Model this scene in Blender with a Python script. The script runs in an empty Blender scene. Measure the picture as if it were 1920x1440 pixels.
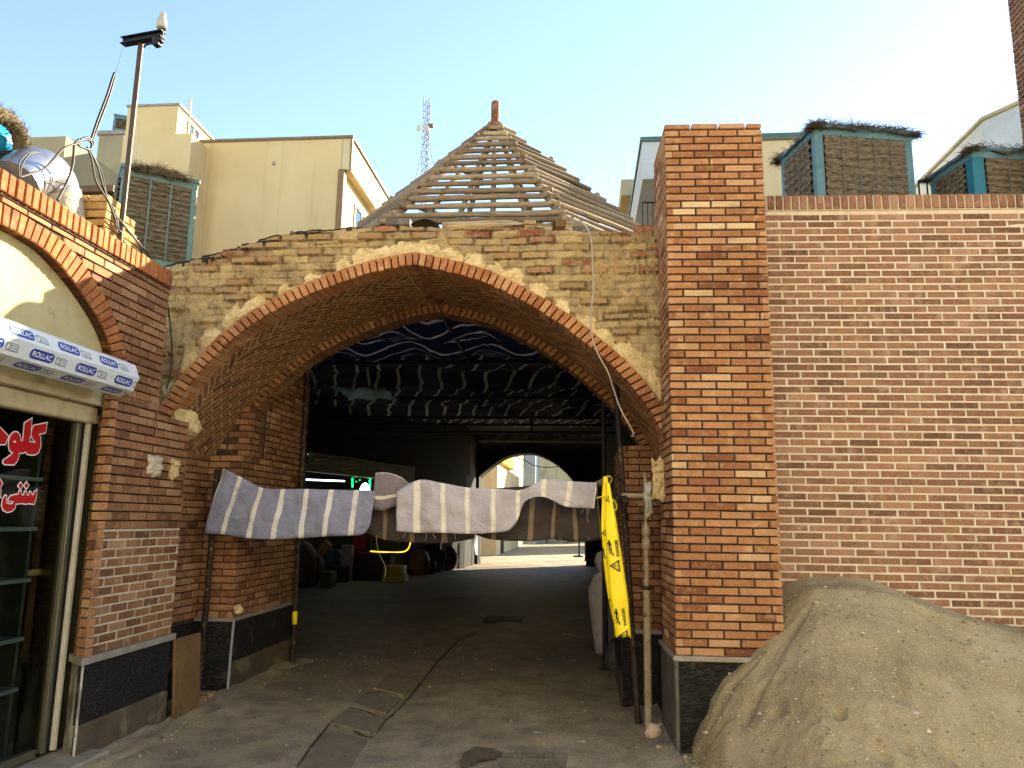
import bpy, bmesh, math, random
from mathutils import Vector, Matrix, noise
from mathutils.geometry import tessellate_polygon
R = math.radians
rng = random.Random(11)
scene = bpy.context.scene
COL = scene.collection
V = Vector

# ------------------------------------------------------------------ camera
F_PX, PITCH, ROLL, YAW, CAM_H = 1450.0, 10.0, 0.83, 5.2, 1.6
def cam_basis():
    p, y, r = R(PITCH), R(YAW), R(ROLL)
    fw = V((-math.sin(y)*math.cos(p), math.cos(y)*math.cos(p), math.sin(p)))
    rt = V((math.cos(y), math.sin(y), 0))
    up = rt.cross(fw)
    c, s = math.cos(r), math.sin(r)
    return fw, c*rt + s*up, c*up - s*rt
FW, RT, UP = cam_basis()
CAM = V((0, 0, CAM_H))
def ray(x, y): return FW + (x-960)/F_PX*RT + (720-y)/F_PX*UP
def PY(x, y, Y): d = ray(x, y); return CAM + d*(Y/d.y)           # point of a sight line on the wall plane y = Y
def PX(x, y, X): d = ray(x, y); return CAM + d*(X/d.x)
def PZ(x, y, z=0.0): d = ray(x, y); return CAM + d*((z-CAM_H)/d.z)
def PL(x, y, A, B):                                              # on the vertical plane through A and B
    d = ray(x, y); n = V((B[1]-A[1], A[0]-B[0])); a = V((A[0], A[1]))
    t = n.dot(a)/(n.x*d.x+n.y*d.y); return CAM + d*t

# ------------------------------------------------------------------ mesh builder
class MB:
    def __init__(s): s.v=[]; s.f=[]; s.r=[]; s.k=[]; s.m=[]; s.uv=[]; s.sm=[]
    def poly(s, pts, r=0.0, m=0, k=0.0, uv=None, sm=False):
        i=len(s.v); s.v.extend(tuple(p) for p in pts); s.f.append(tuple(range(i,i+len(pts))))
        s.r.append(r); s.k.append(k); s.m.append(m); s.uv.append(uv); s.sm.append(sm)
    def shape(s, verts, faces, r=0.0, m=0, k=0.0, sm=False, uvs=None):
        i=len(s.v); s.v.extend(tuple(p) for p in verts)
        for n,f in enumerate(faces):
            s.f.append(tuple(i+j for j in f)); s.r.append(r); s.k.append(k); s.m.append(m); s.sm.append(sm)
            s.uv.append([uvs[j] for j in f] if uvs else None)
    def box(s, o, ux, uy, uz, r=0.0, m=0, k=0.0, c=0.0):        # corner o and three edge vectors
        o,ux,uy,uz=V(o),V(ux),V(uy),V(uz)
        if ux.cross(uy).dot(uz)<0: o,ux=o+ux,-ux
        if c<=0:
            vs=[o,o+ux,o+ux+uy,o+uy]; vs+= [p+uz for p in vs]
            s.shape(vs,[(3,2,1,0),(4,5,6,7),(0,1,5,4),(1,2,6,5),(2,3,7,6),(3,0,4,7)],r,m,k); return
        L=[ux.length,uy.length,uz.length]; d=[ux/L[0],uy/L[1],uz/L[2]]; c=min(c,min(L)*.45)
        vs=[];idx={}
        for i in (0,1):
            for j in (0,1):
                for q in (0,1):
                    b=[(0,L[0])[i],(0,L[1])[j],(0,L[2])[q]]; sg=[1-2*i,1-2*j,1-2*q]
                    for a in range(3):
                        e=list(b)
                        for bb in range(3):
                            if bb!=a: e[bb]+=sg[bb]*c
                        idx[(i,j,q,a)]=len(vs); vs.append(o+d[0]*e[0]+d[1]*e[1]+d[2]*e[2])
        fs=[]
        for a in range(3):
            b,g=(a+1)%3,(a+2)%3
            for side in (0,1):
                q=[]
                for (x,y) in ((0,0),(1,0),(1,1),(0,1)):
                    t=[0,0,0]; t[a]=side; t[b]=x; t[g]=y; q.append(idx[(t[0],t[1],t[2],a)])
                fs.append(tuple(q) if side else tuple(reversed(q)))
        for a in range(3):                                       # bevel strips along axis a
            b,g=(a+1)%3,(a+2)%3
            for x in (0,1):
                for y in (0,1):
                    t0=[0,0,0];t1=[0,0,0]; t0[a]=0;t1[a]=1; t0[b]=t1[b]=x; t0[g]=t1[g]=y
                    q=[idx[(*t0,b)],idx[(*t1,b)],idx[(*t1,g)],idx[(*t0,g)]]
                    fs.append(tuple(q) if x==y else tuple(reversed(q)))
        for i in (0,1):
            for j in (0,1):
                for q in (0,1):
                    t=[idx[(i,j,q,0)],idx[(i,j,q,1)],idx[(i,j,q,2)]]
                    fs.append(tuple(t) if (i+j+q)%2 else tuple(reversed(t)))
        s.shape(vs,fs,r,m,k)
    def tube(s, pts, rad, n=8, r=0.0, m=0, k=0.0, cap=True, sm=True, closed=False):
        pts=[V(p) for p in pts]; N=len(pts); rr=rad if hasattr(rad,'__len__') else [rad]*N
        vs=[];fs=[]; pv=None
        for i,p in enumerate(pts):
            a=pts[max(i-1,0)]; b=pts[min(i+1,N-1)]; t=(b-a).normalized()
            if pv is None:
                h=V((0,0,1)) if abs(t.z)<.9 else V((1,0,0)); pv=t.cross(h).normalized()
            else: pv=(pv-t*pv.dot(t)).normalized()
            w=t.cross(pv)
            for j in range(n):
                an=2*math.pi*j/n; vs.append(p+(pv*math.cos(an)+w*math.sin(an))*rr[i])
        for i in range(N-1):
            for j in range(n):
                fs.append((i*n+j,i*n+(j+1)%n,(i+1)*n+(j+1)%n,(i+1)*n+j))
        s.shape(vs,[tuple(reversed(f)) for f in fs],r,m,k,sm)
        if cap:
            s.poly([vs[j] for j in range(n)],r,m,k); s.poly([vs[(N-1)*n+j] for j in reversed(range(n))],r,m,k)
    def lathe(s, o, prof, n=16, axis=V((0,0,1)), r=0.0, m=0, sm=True):
        axis=V(axis).normalized(); h=V((1,0,0)) if abs(axis.x)<.9 else V((0,1,0))
        a=axis.cross(h).normalized(); b=axis.cross(a); vs=[];fs=[]
        for (rd,z) in prof:
            for j in range(n):
                an=2*math.pi*j/n; vs.append(V(o)+axis*z+(a*math.cos(an)+b*math.sin(an))*rd)
        for i in range(len(prof)-1):
            for j in range(n): fs.append((i*n+j,i*n+(j+1)%n,(i+1)*n+(j+1)%n,(i+1)*n+j))
        s.shape(vs,fs,r,m,0,sm)
    def grid(s, P, r=0.0, m=0, sm=True, UV=None, kf=None, rf=None, flip=False):
        nu=len(P); nv=len(P[0]); i0=len(s.v)
        for row in P: s.v.extend(tuple(p) for p in row)
        for i in range(nu-1):
            for j in range(nv-1):
                f=[(i,j),(i+1,j),(i+1,j+1),(i,j+1)]
                if flip: f=f[::-1]
                s.f.append(tuple(i0+a*nv+b for a,b in f))
                s.r.append(rf(i,j) if rf else r); s.k.append(kf(i,j) if kf else 0.0); s.m.append(m); s.sm.append(sm)
                s.uv.append([UV[a][b] for a,b in f] if UV else None)
    def build(s, name, mats, parent=None, origin=None):
        if not s.v: return None
        if origin is None:
            if parent is not None: origin=WORLD[parent.name]
            else:
                xs=[p[0] for p in s.v];ys=[p[1] for p in s.v];zs=[p[2] for p in s.v]
                origin=V(((min(xs)+max(xs))/2,(min(ys)+max(ys))/2,min(zs)))
        origin=V(origin)
        me=bpy.data.meshes.new(name)
        me.from_pydata([(p[0]-origin.x,p[1]-origin.y,p[2]-origin.z) for p in s.v],[],s.f)
        a=me.attributes.new('rnd','FLOAT','FACE'); a.data.foreach_set('value',s.r)
        a=me.attributes.new('knd','FLOAT','FACE'); a.data.foreach_set('value',s.k)
        me.polygons.foreach_set('material_index',s.m)
        me.polygons.foreach_set('use_smooth',s.sm)
        if any(u is not None for u in s.uv):
            l=me.uv_layers.new(name='UVMap'); fl=[]
            for f,u in zip(s.f,s.uv):
                for n in range(len(f)):
                    fl.extend(u[n] if u else (0.0,0.0))
            l.data.foreach_set('uv',fl)
        for mt in (mats if isinstance(mats,(list,tuple)) else [mats]): me.materials.append(mt)
        me.update(); me.validate()
        o=bpy.data.objects.new(name,me); COL.objects.link(o)
        if parent is not None:
            o.parent=parent; o.location=origin-WORLD[parent.name]
        else: o.location=origin
        WORLD[o.name]=origin
        return o
WORLD={}
def tag(o,label=None,cat=None,group=None,kind=None):
    if label: o['label']=label
    if cat: o['category']=cat
    if group: o['group']=group
    if kind: o['kind']=kind
    return o
def thing(name,label,cat,loc=(0,0,0),group=None):
    o=bpy.data.objects.new(name,None); COL.objects.link(o); o.location=loc; o.empty_display_size=.2
    WORLD[o.name]=V(loc); return tag(o,label,cat,group)
def crom(pts,per=6):                                             # Catmull-Rom through points
    pts=[V(p) for p in pts]; out=[]
    for i in range(len(pts)-1):
        p0=pts[max(i-1,0)];p1=pts[i];p2=pts[i+1];p3=pts[min(i+2,len(pts)-1)]
        for k in range(per):
            t=k/per
            out.append(.5*((2*p1)+(p2-p0)*t+(2*p0-5*p1+4*p2-p3)*t*t+(3*p1-p0-3*p2+p3)*t**3))
    out.append(pts[-1]); return out
def resample(pts,step):
    L=[0]
    for a,b in zip(pts,pts[1:]): L.append(L[-1]+(b-a).length)
    n=max(1,round(L[-1]/step)); out=[];j=0
    for i in range(n+1):
        d=L[-1]*i/n
        while j<len(L)-2 and L[j+1]<d: j+=1
        t=(d-L[j])/max(1e-9,L[j+1]-L[j]); out.append(pts[j].lerp(pts[j+1],min(1,t)))
    return out
def lerp(a,b,t): return a+(b-a)*t
def interp(x,tab):
    if x<=tab[0][0]: return tab[0][1]
    for (a,b),(c,d) in zip(tab,tab[1:]):
        if x<=c: return b+(d-b)*(x-a)/(c-a)
    return tab[-1][1]
def nz(x,y,z=0.0,s=1.0): return noise.noise(V((x*s,y*s,z*s)))
def fbm(x,y,z=0.0,s=1.0,o=4): return noise.fractal(V((x*s,y*s,z*s)),1.0,2.0,o)

# ------------------------------------------------------------------ bricks
def brick(mb,q,n,d,c,r=0.0,m=0,k=0.0,jit=.0012):
    """q: polygon on the face plane (counter-clockwise seen from n); d depth; c chamfer"""
    q=[V(p) for p in q]; N=len(q); cen=sum(q,V((0,0,0)))/N
    out=rng.uniform(-1,1)*jit*1.5
    if rng.random()<.07: jit*=4.5
    fr=[]
    for p in q:
        e=(cen-p); l=e.length
        fr.append(p+e*min(.4,c*1.4/max(l,1e-6))+n*out+V((rng.uniform(-1,1),rng.uniform(-1,1),rng.uniform(-1,1)))*jit*.5)
    ed=[p-n*c+n*out for p in q]; bk=[p-n*d for p in q]
    vs=fr+ed+bk; fs=[tuple(range(N))]
    for i in range(N):
        j=(i+1)%N; fs.append((N+i,N+j,j,i)); fs.append((2*N+i,2*N+j,N+j,N+i))
    mb.shape(vs,fs,r,m,k)
def tone(): 
    return min(1,max(0,rng.gauss(.5,.23)))
def brick_wall(mb,o,u,v,n,W,Hh,bl,bh,j,d=.04,c=.004,off=.5,shift=0.0,clip=None,jit=.0012,jf=None,m=0,skip=0.0):
    o,u,v,n=V(o),V(u),V(v),V(n); row=0; y=0.0
    while y<Hh-.01:
        x=-((row*off)%1.0)*(bl+j)+shift-(bl+j)
        y1=min(y+bh,Hh)
        while x<W:
            a=max(0,x); b=min(W,x+bl)
            if b-a>.025:
                seg=clip(a,b,y,y1) if clip else (a,b)
                if seg and seg[1]-seg[0]>.02 and rng.random()>=skip:
                    a,b=seg; dv=rng.uniform(-1,1)*.0012
                    brick(mb,[o+u*a+v*(y+dv),o+u*b+v*(y+dv),o+u*b+v*(y1+dv),o+u*a+v*(y1+dv)],n,d,c,tone(),m,0,jit)
            x+=bl+j+rng.uniform(-.002,.002)
        y+=bh+j; row+=1
def sh_clip(poly,edges):
    """clip 2-d polygon by half planes (a,b,c): a*x+b*y<=c"""
    for a,b,c in edges:
        out=[]
        for i in range(len(poly)):
            p=poly[i];q=poly[(i+1)%len(poly)]
            dp=a*p[0]+b*p[1]-c; dq=a*q[0]+b*q[1]-c
            if dp<=0: out.append(p)
            if (dp<0<dq) or (dq<0<dp):
                t=dp/(dp-dq); out.append((p[0]+(q[0]-p[0])*t,p[1]+(q[1]-p[1])*t))
        poly=out
        if len(poly)<3: return []
    # drop near-duplicate corners
    cl=[]
    for p in poly:
        if not cl or (abs(p[0]-cl[-1][0])+abs(p[1]-cl[-1][1]))>.004: cl.append(p)
    if len(cl)>2 and (abs(cl[0][0]-cl[-1][0])+abs(cl[0][1]-cl[-1][1]))<=.004: cl.pop()
    return cl if len(cl)>2 else []
def voussoirs(mb,outer,inner,y0,depth,joint,c=.004,yj=.003,m=0):
    """bricks on edge between two equal-length polylines in the x-z plane, front at y0, going back by depth"""
    for i in range(len(outer)-1):
        a0,a1,b0,b1=outer[i],outer[i+1],inner[i],inner[i+1]
        f=joint*.5/max(.01,(a1-a0).length); g=joint*.5/max(.01,(b1-b0).length)
        A0=a0.lerp(a1,f);A1=a1.lerp(a0,f);B0=b0.lerp(b1,g);B1=b1.lerp(b0,g)
        e=rng.uniform(-1,1)*yj; ex=rng.uniform(-.004,.004)
        def w(p,y): return V((p.x,y,p.y))
        dirv=(B0-A0).normalized()*ex
        B0=B0+dirv;B1=B1+dirv
        q=[(A0,A1,B1,B0)]
        ins=c
        cen=(A0+A1+B0+B1)/4
        fr=[w(p.lerp(cen,min(.3,ins*1.4/(p-cen).length)),y0+e) for p in (A0,A1,B1,B0)]
        ed=[w(p,y0+e+c) for p in (A0,A1,B1,B0)]; bk=[w(p,y0+depth) for p in (A0,A1,B1,B0)]
        fs=[(0,1,2,3)]
        for k in range(4):
            l=(k+1)%4; fs.append((4+k,4+l,l,k)); fs.append((8+k,8+l,4+l,4+k))
        mb.shape(fr+ed+bk,fs,tone(),m)
def text_mesh(body,bold=0.0,ext=0.0):
    cu=bpy.data.curves.new('txt','FONT'); cu.body=body; cu.offset=bold; cu.resolution_u=3
    o=bpy.data.objects.new('txt',cu); COL.objects.link(o)
    dg=bpy.context.evaluated_depsgraph_get(); dg.update()
    me=bpy.data.meshes.new_from_object(o.evaluated_get(dg))
    vs=[v.co.copy() for v in me.vertices]; fs=[tuple(p.vertices) for p in me.polygons]
    bpy.data.objects.remove(o); bpy.data.curves.remove(cu); bpy.data.meshes.remove(me)
    x0=min(p.x for p in vs);x1=max(p.x for p in vs);y0=min(p.y for p in vs);y1=max(p.y for p in vs)
    return [V(((p.x-x0)/(x1-x0),(p.y-y0)/(y1-y0),0)) for p in vs],fs
def put_text(mb,tm,o,u,v,m=0):
    vs,fs=tm; mb.shape([V(o)+V(u)*p.x+V(v)*p.y for p in vs],fs,0,m)
def fill(mb,pts2,f,m=0,r=0.0,flip=False):
    """fill a simple 2-d outline, mapped to 3-d by f"""
    tri=tessellate_polygon([[V((p[0],p[1],0)) for p in pts2]])
    ar=sum(pts2[i][0]*pts2[(i+1)%len(pts2)][1]-pts2[(i+1)%len(pts2)][0]*pts2[i][1] for i in range(len(pts2)))
    vs=[f(p) for p in pts2]; fs=[]
    for t in tri:
        a,b,c=[pts2[i] for i in t]
        s=(b[0]-a[0])*(c[1]-a[1])-(b[1]-a[1])*(c[0]-a[0])
        t=tuple(t) if s>0 else tuple(reversed(t))
        fs.append(tuple(reversed(t)) if flip else t)
    mb.shape(vs,fs,r,m)
def offset_poly(pts,w):
    n=len(pts); ar=sum(pts[i][0]*pts[(i+1)%n][1]-pts[(i+1)%n][0]*pts[i][1] for i in range(n)); sg=1 if ar>0 else -1
    out=[]
    for i in range(n):
        p0,p1,p2=V(pts[i-1]),V(pts[i]),V(pts[(i+1)%n])
        d1=(p1-p0).normalized();d2=(p2-p1).normalized()
        n1=V((d1.y,-d1.x))*sg;n2=V((d2.y,-d2.x))*sg; b=n1+n2
        if b.length<1e-4: b=n1.copy()
        b.normalize(); out.append(tuple(p1+b*w/max(.55,b.dot(n1))))
    return out
# ------------------------------------------------------------------ materials
def lin(h):
    h=h.lstrip('#'); o=[]
    for i in (0,2,4):
        c=int(h[i:i+2],16)/255; o.append(c/12.92 if c<=.04045 else ((c+.055)/1.055)**2.4)
    return tuple(o)
def col(c): 
    return (*(lin(c) if isinstance(c,str) else c),1.0)
class NT:
    def __init__(s,name):
        s.mat=bpy.data.materials.new(name); s.mat.use_nodes=True; s.t=s.mat.node_tree; s.t.nodes.clear()
        s.out=s.t.nodes.new('ShaderNodeOutputMaterial'); s.b=s.t.nodes.new('ShaderNodeBsdfPrincipled')
        s.t.links.new(s.b.outputs[0],s.out.inputs[0]); s.tc=s.t.nodes.new('ShaderNodeTexCoord')
    def n(s,t,**kw):
        x=s.t.nodes.new(t)
        for k,v in kw.items(): setattr(x,k,v)
        return x
    def l(s,a,b): s.t.links.new(a,b)
    def noise(s,scale,detail=4,rough=.55,vec=None,dist=0.0,out='Fac'):
        x=s.n('ShaderNodeTexNoise'); x.inputs['Scale'].default_value=scale; x.inputs['Detail'].default_value=detail
        x.inputs['Roughness'].default_value=rough; x.inputs['Distortion'].default_value=dist
        s.l(vec or s.tc.outputs['Object'],x.inputs['Vector']); return x.outputs[out]
    def mapping(s,scale=(1,1,1),rot=(0,0,0),src='Object'):
        x=s.n('ShaderNodeMapping'); x.inputs['Scale'].default_value=scale; x.inputs['Rotation'].default_value=rot
        s.l(s.tc.outputs[src],x.inputs['Vector']); return x.outputs[0]
    def ramp(s,fac,stops,interp='LINEAR'):
        x=s.n('ShaderNodeValToRGB'); e=x.color_ramp; e.interpolation=interp
        while len(e.elements)>1: e.elements.remove(e.elements[-1])
        for i,(p,c) in enumerate(stops):
            q=e.elements[0] if i==0 else e.elements.new(p)
            q.position=p; q.color=col(c) if not isinstance(c,(int,float)) else (c,c,c,1)
        s.l(fac,x.inputs[0]); return x.outputs[0]
    def mix(s,fac,a,b,mode='MIX'):
        x=s.n('ShaderNodeMix',data_type='RGBA',blend_type=mode)
        for sock,val in ((x.inputs[0],fac),(x.inputs[6],a),(x.inputs[7],b)):
            if isinstance(val,(int,float)): sock.default_value=val
            elif isinstance(val,(str,tuple)): sock.default_value=col(val)
            else: s.l(val,sock)
        return x.outputs[2]
    def math(s,op,a,b=None):
        x=s.n('ShaderNodeMath',operation=op)
        for i,v in enumerate((a,b)):
            if v is None: continue
            if isinstance(v,(int,float)): x.inputs[i].default_value=v
            else: s.l(v,x.inputs[i])
        return x.outputs[0]
    def attr(s,name='rnd'):
        x=s.n('ShaderNodeAttribute',attribute_name=name); return x.outputs['Fac']
    def bump(s,h,strength=.3,dist=.01,prev=None):
        x=s.n('ShaderNodeBump'); x.inputs['Strength'].default_value=strength; x.inputs['Distance'].default_value=dist
        s.l(h,x.inputs['Height'])
        if prev is not None: s.l(prev,x.inputs['Normal'])
        return x.outputs[0]
    def done(s,color=None,rough=.8,normal=None,metal=0.0,spec=.3,emit=None,es=0.0):
        b=s.b
        if color is not None:
            if isinstance(color,(str,tuple)): b.inputs['Base Color'].default_value=col(color)
            else: s.l(color,b.inputs['Base Color'])
        if isinstance(rough,(int,float)): b.inputs['Roughness'].default_value=rough
        else: s.l(rough,b.inputs['Roughness'])
        b.inputs['Metallic'].default_value=metal; b.inputs['Specular IOR Level'].default_value=spec
        if normal is not None: s.l(normal,b.inputs['Normal'])
        if emit: b.inputs['Emission Color'].default_value=col(emit); b.inputs['Emission Strength'].default_value=es
        return s.mat
def mat_brick(name,cols,stain=None,stain_amt=.5,bump=.35,rough=.85,dust='#c9a878',dust_amt=.25):
    s=NT(name); a=s.attr('rnd'); n=len(cols)
    base=s.ramp(a,[(i/(n-1),c) for i,c in enumerate(cols)])
    big=s.noise(9,5,.6); fine=s.noise(90,4,.65); mid=s.noise(28,4,.6)
    c=s.mix(s.ramp(fine,[(.3,.0),(.75,1.0)]),s.mix(.35,base,(.02,.01,.006)),base)
    c=s.mix(s.math('MULTIPLY',s.ramp(mid,[(.5,0.0),(.72,1.0)]),dust_amt),c,dust)
    wv=s.noise(1.1,6,.62,dist=.6); c=s.mix(s.math('MULTIPLY',s.ramp(wv,[(.50,0.0),(.70,1.0)]),.38),c,(.035,.022,.014))
    sm=s.noise(2.3,7,.72,s.mapping((1,1,.45))); c=s.mix(s.math('MULTIPLY',s.ramp(sm,[(.60,0.0),(.70,1.0)]),.34),c,dust)
    if stain: c=s.mix(s.math('MULTIPLY',s.ramp(big,[(.55,0.0),(.72,1.0)]),stain_amt),c,stain)
    nb=s.bump(fine,bump,.004); nb=s.bump(mid,bump,.006,nb)
    return s.done(c,rough,nb,spec=.2)
def mat_rough(name,c1,c2,scale=6,fine=70,bump=.4,dist=.01,rough=.9,c3=None,f3=14,metal=0,spec=.2,lo=.35,hi=.65):
    s=NT(name); a=s.noise(scale,6,.62,dist=.3); f=s.noise(fine,5,.7)
    c=s.mix(s.ramp(a,[(lo,0.0),(hi,1.0)]),c1,c2)
    if c3: c=s.mix(s.ramp(s.noise(f3,5,.65),[(.56,0.0),(.68,1.0)]),c,c3)
    c=s.mix(s.math('MULTIPLY',f,.45),c,(.015,.013,.01))
    nb=s.bump(f,bump,dist*.5); nb=s.bump(a,bump,dist*1.6,nb)
    return s.done(c,rough,nb,metal,spec)
def mat_plain(name,c,rough=.6,metal=0,spec=.3,var=.25,scale=8,dirt=None):
    s=NT(name); a=s.noise(scale,6,.65); d=dirt or tuple(x*.45 for x in lin(c))
    cc=s.mix(s.math('MULTIPLY',s.ramp(a,[(.4,0.0),(.75,1.0)]),var*2),c,d)
    return s.done(cc,rough,s.bump(s.noise(60,4,.6),.12,.004),metal,spec)
def mat_emit(name,c,e): return NT(name).done(c,.5,emit=c,es=e)
M={}
M['brick_new']=mat_brick('orange_brick',['#7f4d32','#976344','#a8744e','#b3825a','#bd8f67','#d8ba92'],stain='#d4b083',stain_amt=.4)
M['brick_left']=mat_brick('left_brick',['#6c452e','#865a3c','#996c48','#a87954','#b88f69'],stain='#bfa27e',stain_amt=.4)
M['brick_cope']=mat_brick('coping_brick',['#8a4c2a','#a05c32','#ad6a3a','#b87844'],stain='#d0a878',stain_amt=.3)
M['brick_brown']=mat_brick('brown_brick',['#6e4e3d','#805b46','#906750','#9d745b','#ab846a'],stain='#c2a590',stain_amt=.4,bump=.2)
M['brick_ring']=mat_brick('ring_brick',['#9a5e38','#ad7044','#bd8458','#c89468'],stain='#dfc196',stain_amt=.4)
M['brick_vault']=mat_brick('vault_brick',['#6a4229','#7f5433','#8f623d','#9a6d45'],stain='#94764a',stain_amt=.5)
M['mortar_dark']=mat_rough('raked_mortar','#5d4433','#3f2d22',12,80)
M['mortar_pale']=mat_rough('pale_mortar','#e8dac3','#d6c5ac',14,90,bump=.3)
M['mortar_vault']=mat_rough('vault_mortar','#cbb388','#ad9468',10,80)
M['plaster']=mat_rough('cream_plaster','#cdbf90','#beae7e',3,120,bump=.1,c3='#a8976a',f3=5,hi=.7)
def m_render(nm,c1,c2,st):
    s=NT(nm); a=s.noise(.7,5,.6); k=s.noise(1,4,.6,s.mapping((1.6,1.6,.09))); f=s.noise(25,4)
    c=s.mix(s.ramp(a,[(.35,0.0),(.65,1.0)]),c1,c2); c=s.mix(s.math('MULTIPLY',s.ramp(k,[(.52,0.0),(.70,1.0)]),.45),c,st)
    return s.done(c,.9,s.bump(f,.1,.01),spec=.15)
M['cream']=m_render('cream_render','#d3ba8a','#cab07e','#a08560')
M['cream2']=m_render('pale_render','#d0bd95','#c2af86','#998562')
M['greyrender']=m_render('grey_tan_render','#a89a78','#988a6c','#7a6d54')
M['white_render']=mat_rough('white_render','#d0d4d2','#bcc2c0',.9,30,bump=.05)
M['cement']=mat_rough('cement','#6a5c4a','#574a3b',5,60,c3='#8a7a60',f3=3)
M['slab']=mat_rough('grey_slab','#6f6a62','#57524a',4,60,c3='#8d8578',f3=6,rough=.6)
M['ledge']=mat_rough('stone_ledge','#b0a698','#948a7c',7,60,bump=.2,rough=.5)
def m_slate():
    s=NT('dark_riven_slate'); m=s.mapping((26,26,85)); n=s.noise(1,4,.6,m); f=s.noise(120,3,.6)
    c=s.ramp(n,[(.3,'#141312'),(.5,'#262422'),(.7,'#403d39')]); c=s.mix(s.ramp(s.noise(6),[(.6,0.0),(.75,1.0)]),c,'#5b5347')
    return s.done(c,.8,s.bump(f,.2,.004,s.bump(n,.9,.02)),spec=.15)
M['slate']=m_slate()
M['steel']=mat_rough('rusty_steel','#4a3d33','#2e2622',10,90,c3='#8f7a62',f3=25,rough=.65,metal=.3)
M['steel_pale']=mat_rough('plaster_spattered_steel','#bba98c','#a08c70',9,70,c3='#66523e',f3=18,rough=.7)
M['pole']=mat_rough('dark_pole_metal','#5a4c40','#43392f',6,70,rough=.45,metal=.5)
M['darksteel']=mat_plain('dark_steel','#26262a',.5,.4)
M['cable']=mat_plain('black_cable','#1d1c1b',.5)
M['cable_grey']=mat_plain('grey_cable','#463d33',.6)
M['clear_tube']=mat_plain('pale_hose','#a89a86',.35)
M['white_paint']=mat_plain('white_paint','#c9c4b5',.45,var=.2,dirt='#8d8064')
M['cream_paint']=mat_plain('cream_painted_metal','#c6b793',.5,var=.25,dirt='#7d6c48')
M['black_rubber']=mat_plain('black_gasket','#0f0f0f',.6)
M['alu']=mat_plain('aluminium_frame','#6f6a55',.4,.5)
def m_film():
    s=NT('white_protective_film'); return s.done('#d3d8d8',.28,s.bump(s.math('ABSOLUTE',s.math('SUBTRACT',s.noise(9,3,.5,s.mapping((1,.35,1.5))),.5)),.5,.03,s.bump(s.noise(30,3),.12,.01)),spec=.5)
M['film']=m_film()
M['blue_ink']=mat_plain('blue_ink','#2b3f93',.3,var=0); M['white_ink']=mat_plain('white_ink','#e4e6e6',.3,var=0); M['grey_ink']=mat_plain('grey_ink','#8b8f86',.3,var=.1)
M['red_vinyl']=mat_plain('red_vinyl','#b01c22',.4,var=0); M['white_vinyl']=mat_plain('white_vinyl','#e4dcd2',.4,var=0); M['black_ink']=mat_plain('black_ink','#15140c',.5,var=0)
def m_glass():
    s=NT('shop_glass'); s.t.nodes.remove(s.b)
    g=s.n('ShaderNodeBsdfGlossy'); g.inputs['Roughness'].default_value=.03; g.inputs['Color'].default_value=(.9,.95,.9,1)
    t=s.n('ShaderNodeBsdfTransparent'); t.inputs['Color'].default_value=(.72,.78,.70,1)
    f=s.n('ShaderNodeFresnel'); f.inputs['IOR'].default_value=1.45; m=s.n('ShaderNodeMixShader')
    s.l(f.outputs[0],m.inputs[0]); s.l(t.outputs[0],m.inputs[1]); s.l(g.outputs[0],m.inputs[2]); s.l(m.outputs[0],s.out.inputs[0]); return s.mat
M['glass']=m_glass()
M['window_glass']=NT('window_glass').done('#3a4348',.08,spec=.6)
M['shelf_glass']=mat_plain('glass_shelf_edge','#80857c',.4,var=.2)
M['shopdark']=mat_plain('dark_shop_lining','#45442f',.7)
M['wood']=mat_rough('plywood','#8a6b45','#75583a',3,50,c3='#5d4a34',f3=16)
M['loaf']=mat_plain('pale_crust','#b39a63',.6)
def m_log(name,cs):
    s=NT(name); a=s.attr('rnd'); st=s.noise(1,5,.6,s.mapping((6,60,60))); b=s.noise(7,4)
    c=s.ramp(a,[(i/(len(cs)-1),c) for i,c in enumerate(cs)]); c=s.mix(s.ramp(st,[(.35,.6),(.65,0.0)]),c,(.05,.04,.03))
    c=s.mix(s.ramp(b,[(.6,0.0),(.75,.7)]),c,'#5a4936')
    return s.done(c,.8,s.bump(st,.4,.01),spec=.2)
M['log']=m_log('peeled_log',['#7a6953','#927e64','#a89172','#c0aa86'])
M['chest']=mat_plain('cooler_green_paint','#66827a',.5,var=.35,dirt='#57584c')
M['teal']=mat_plain('cooler_teal_paint','#2a6d7c',.45,var=.25)
M['bluegrey']=mat_plain('cooler_blue_grey_paint','#5a7d84',.5,var=.35)
def m_pad():
    s=NT('straw_pad'); n=s.noise(1,4,.65,s.mapping((14,14,150))); f=s.noise(60,4)
    c=s.ramp(n,[(.3,'#332c24'),(.5,'#7a6e5c'),(.72,'#b5a68c')]); return s.done(c,.95,s.bump(n,.9,.03),spec=.1)
M['pad']=m_pad()
M['straw']=mat_rough('dry_straw','#6d5d42','#4c4130',20,120,c3='#9a875f',f3=40)
M['tin']=NT('galvanised_sheet'); 
def m_tin():
    s=M['tin']; n=s.noise(5,3); return s.done(s.ramp(n,[(.3,'#9a9ba0'),(.7,'#c3c6cc')]),.32,s.bump(n,.1,.02),metal=.85)
M['tin']=m_tin()
M['insul']=mat_rough('pale_insulation','#d8d2c2','#b8ae98',6,40,bump=.6,dist=.03)
M['tank']=mat_plain('blue_plastic','#2796c8',.4,var=.1)
M['yellow']=None
def m_tape():
    s=NT('yellow_tape'); n=s.noise(9,3); c=s.mix(s.ramp(n,[(.4,0.0),(.7,.25)]),'#ffe61c','#e6cc12')
    d=s.b; m=s.done(c,.38,s.bump(s.math('ABSOLUTE',s.math('SUBTRACT',s.noise(12,3,.5,s.mapping((1,1,.5)),dist=.5),.5)),.5,.03),spec=.4); return m
M['tape']=m_tape()
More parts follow.
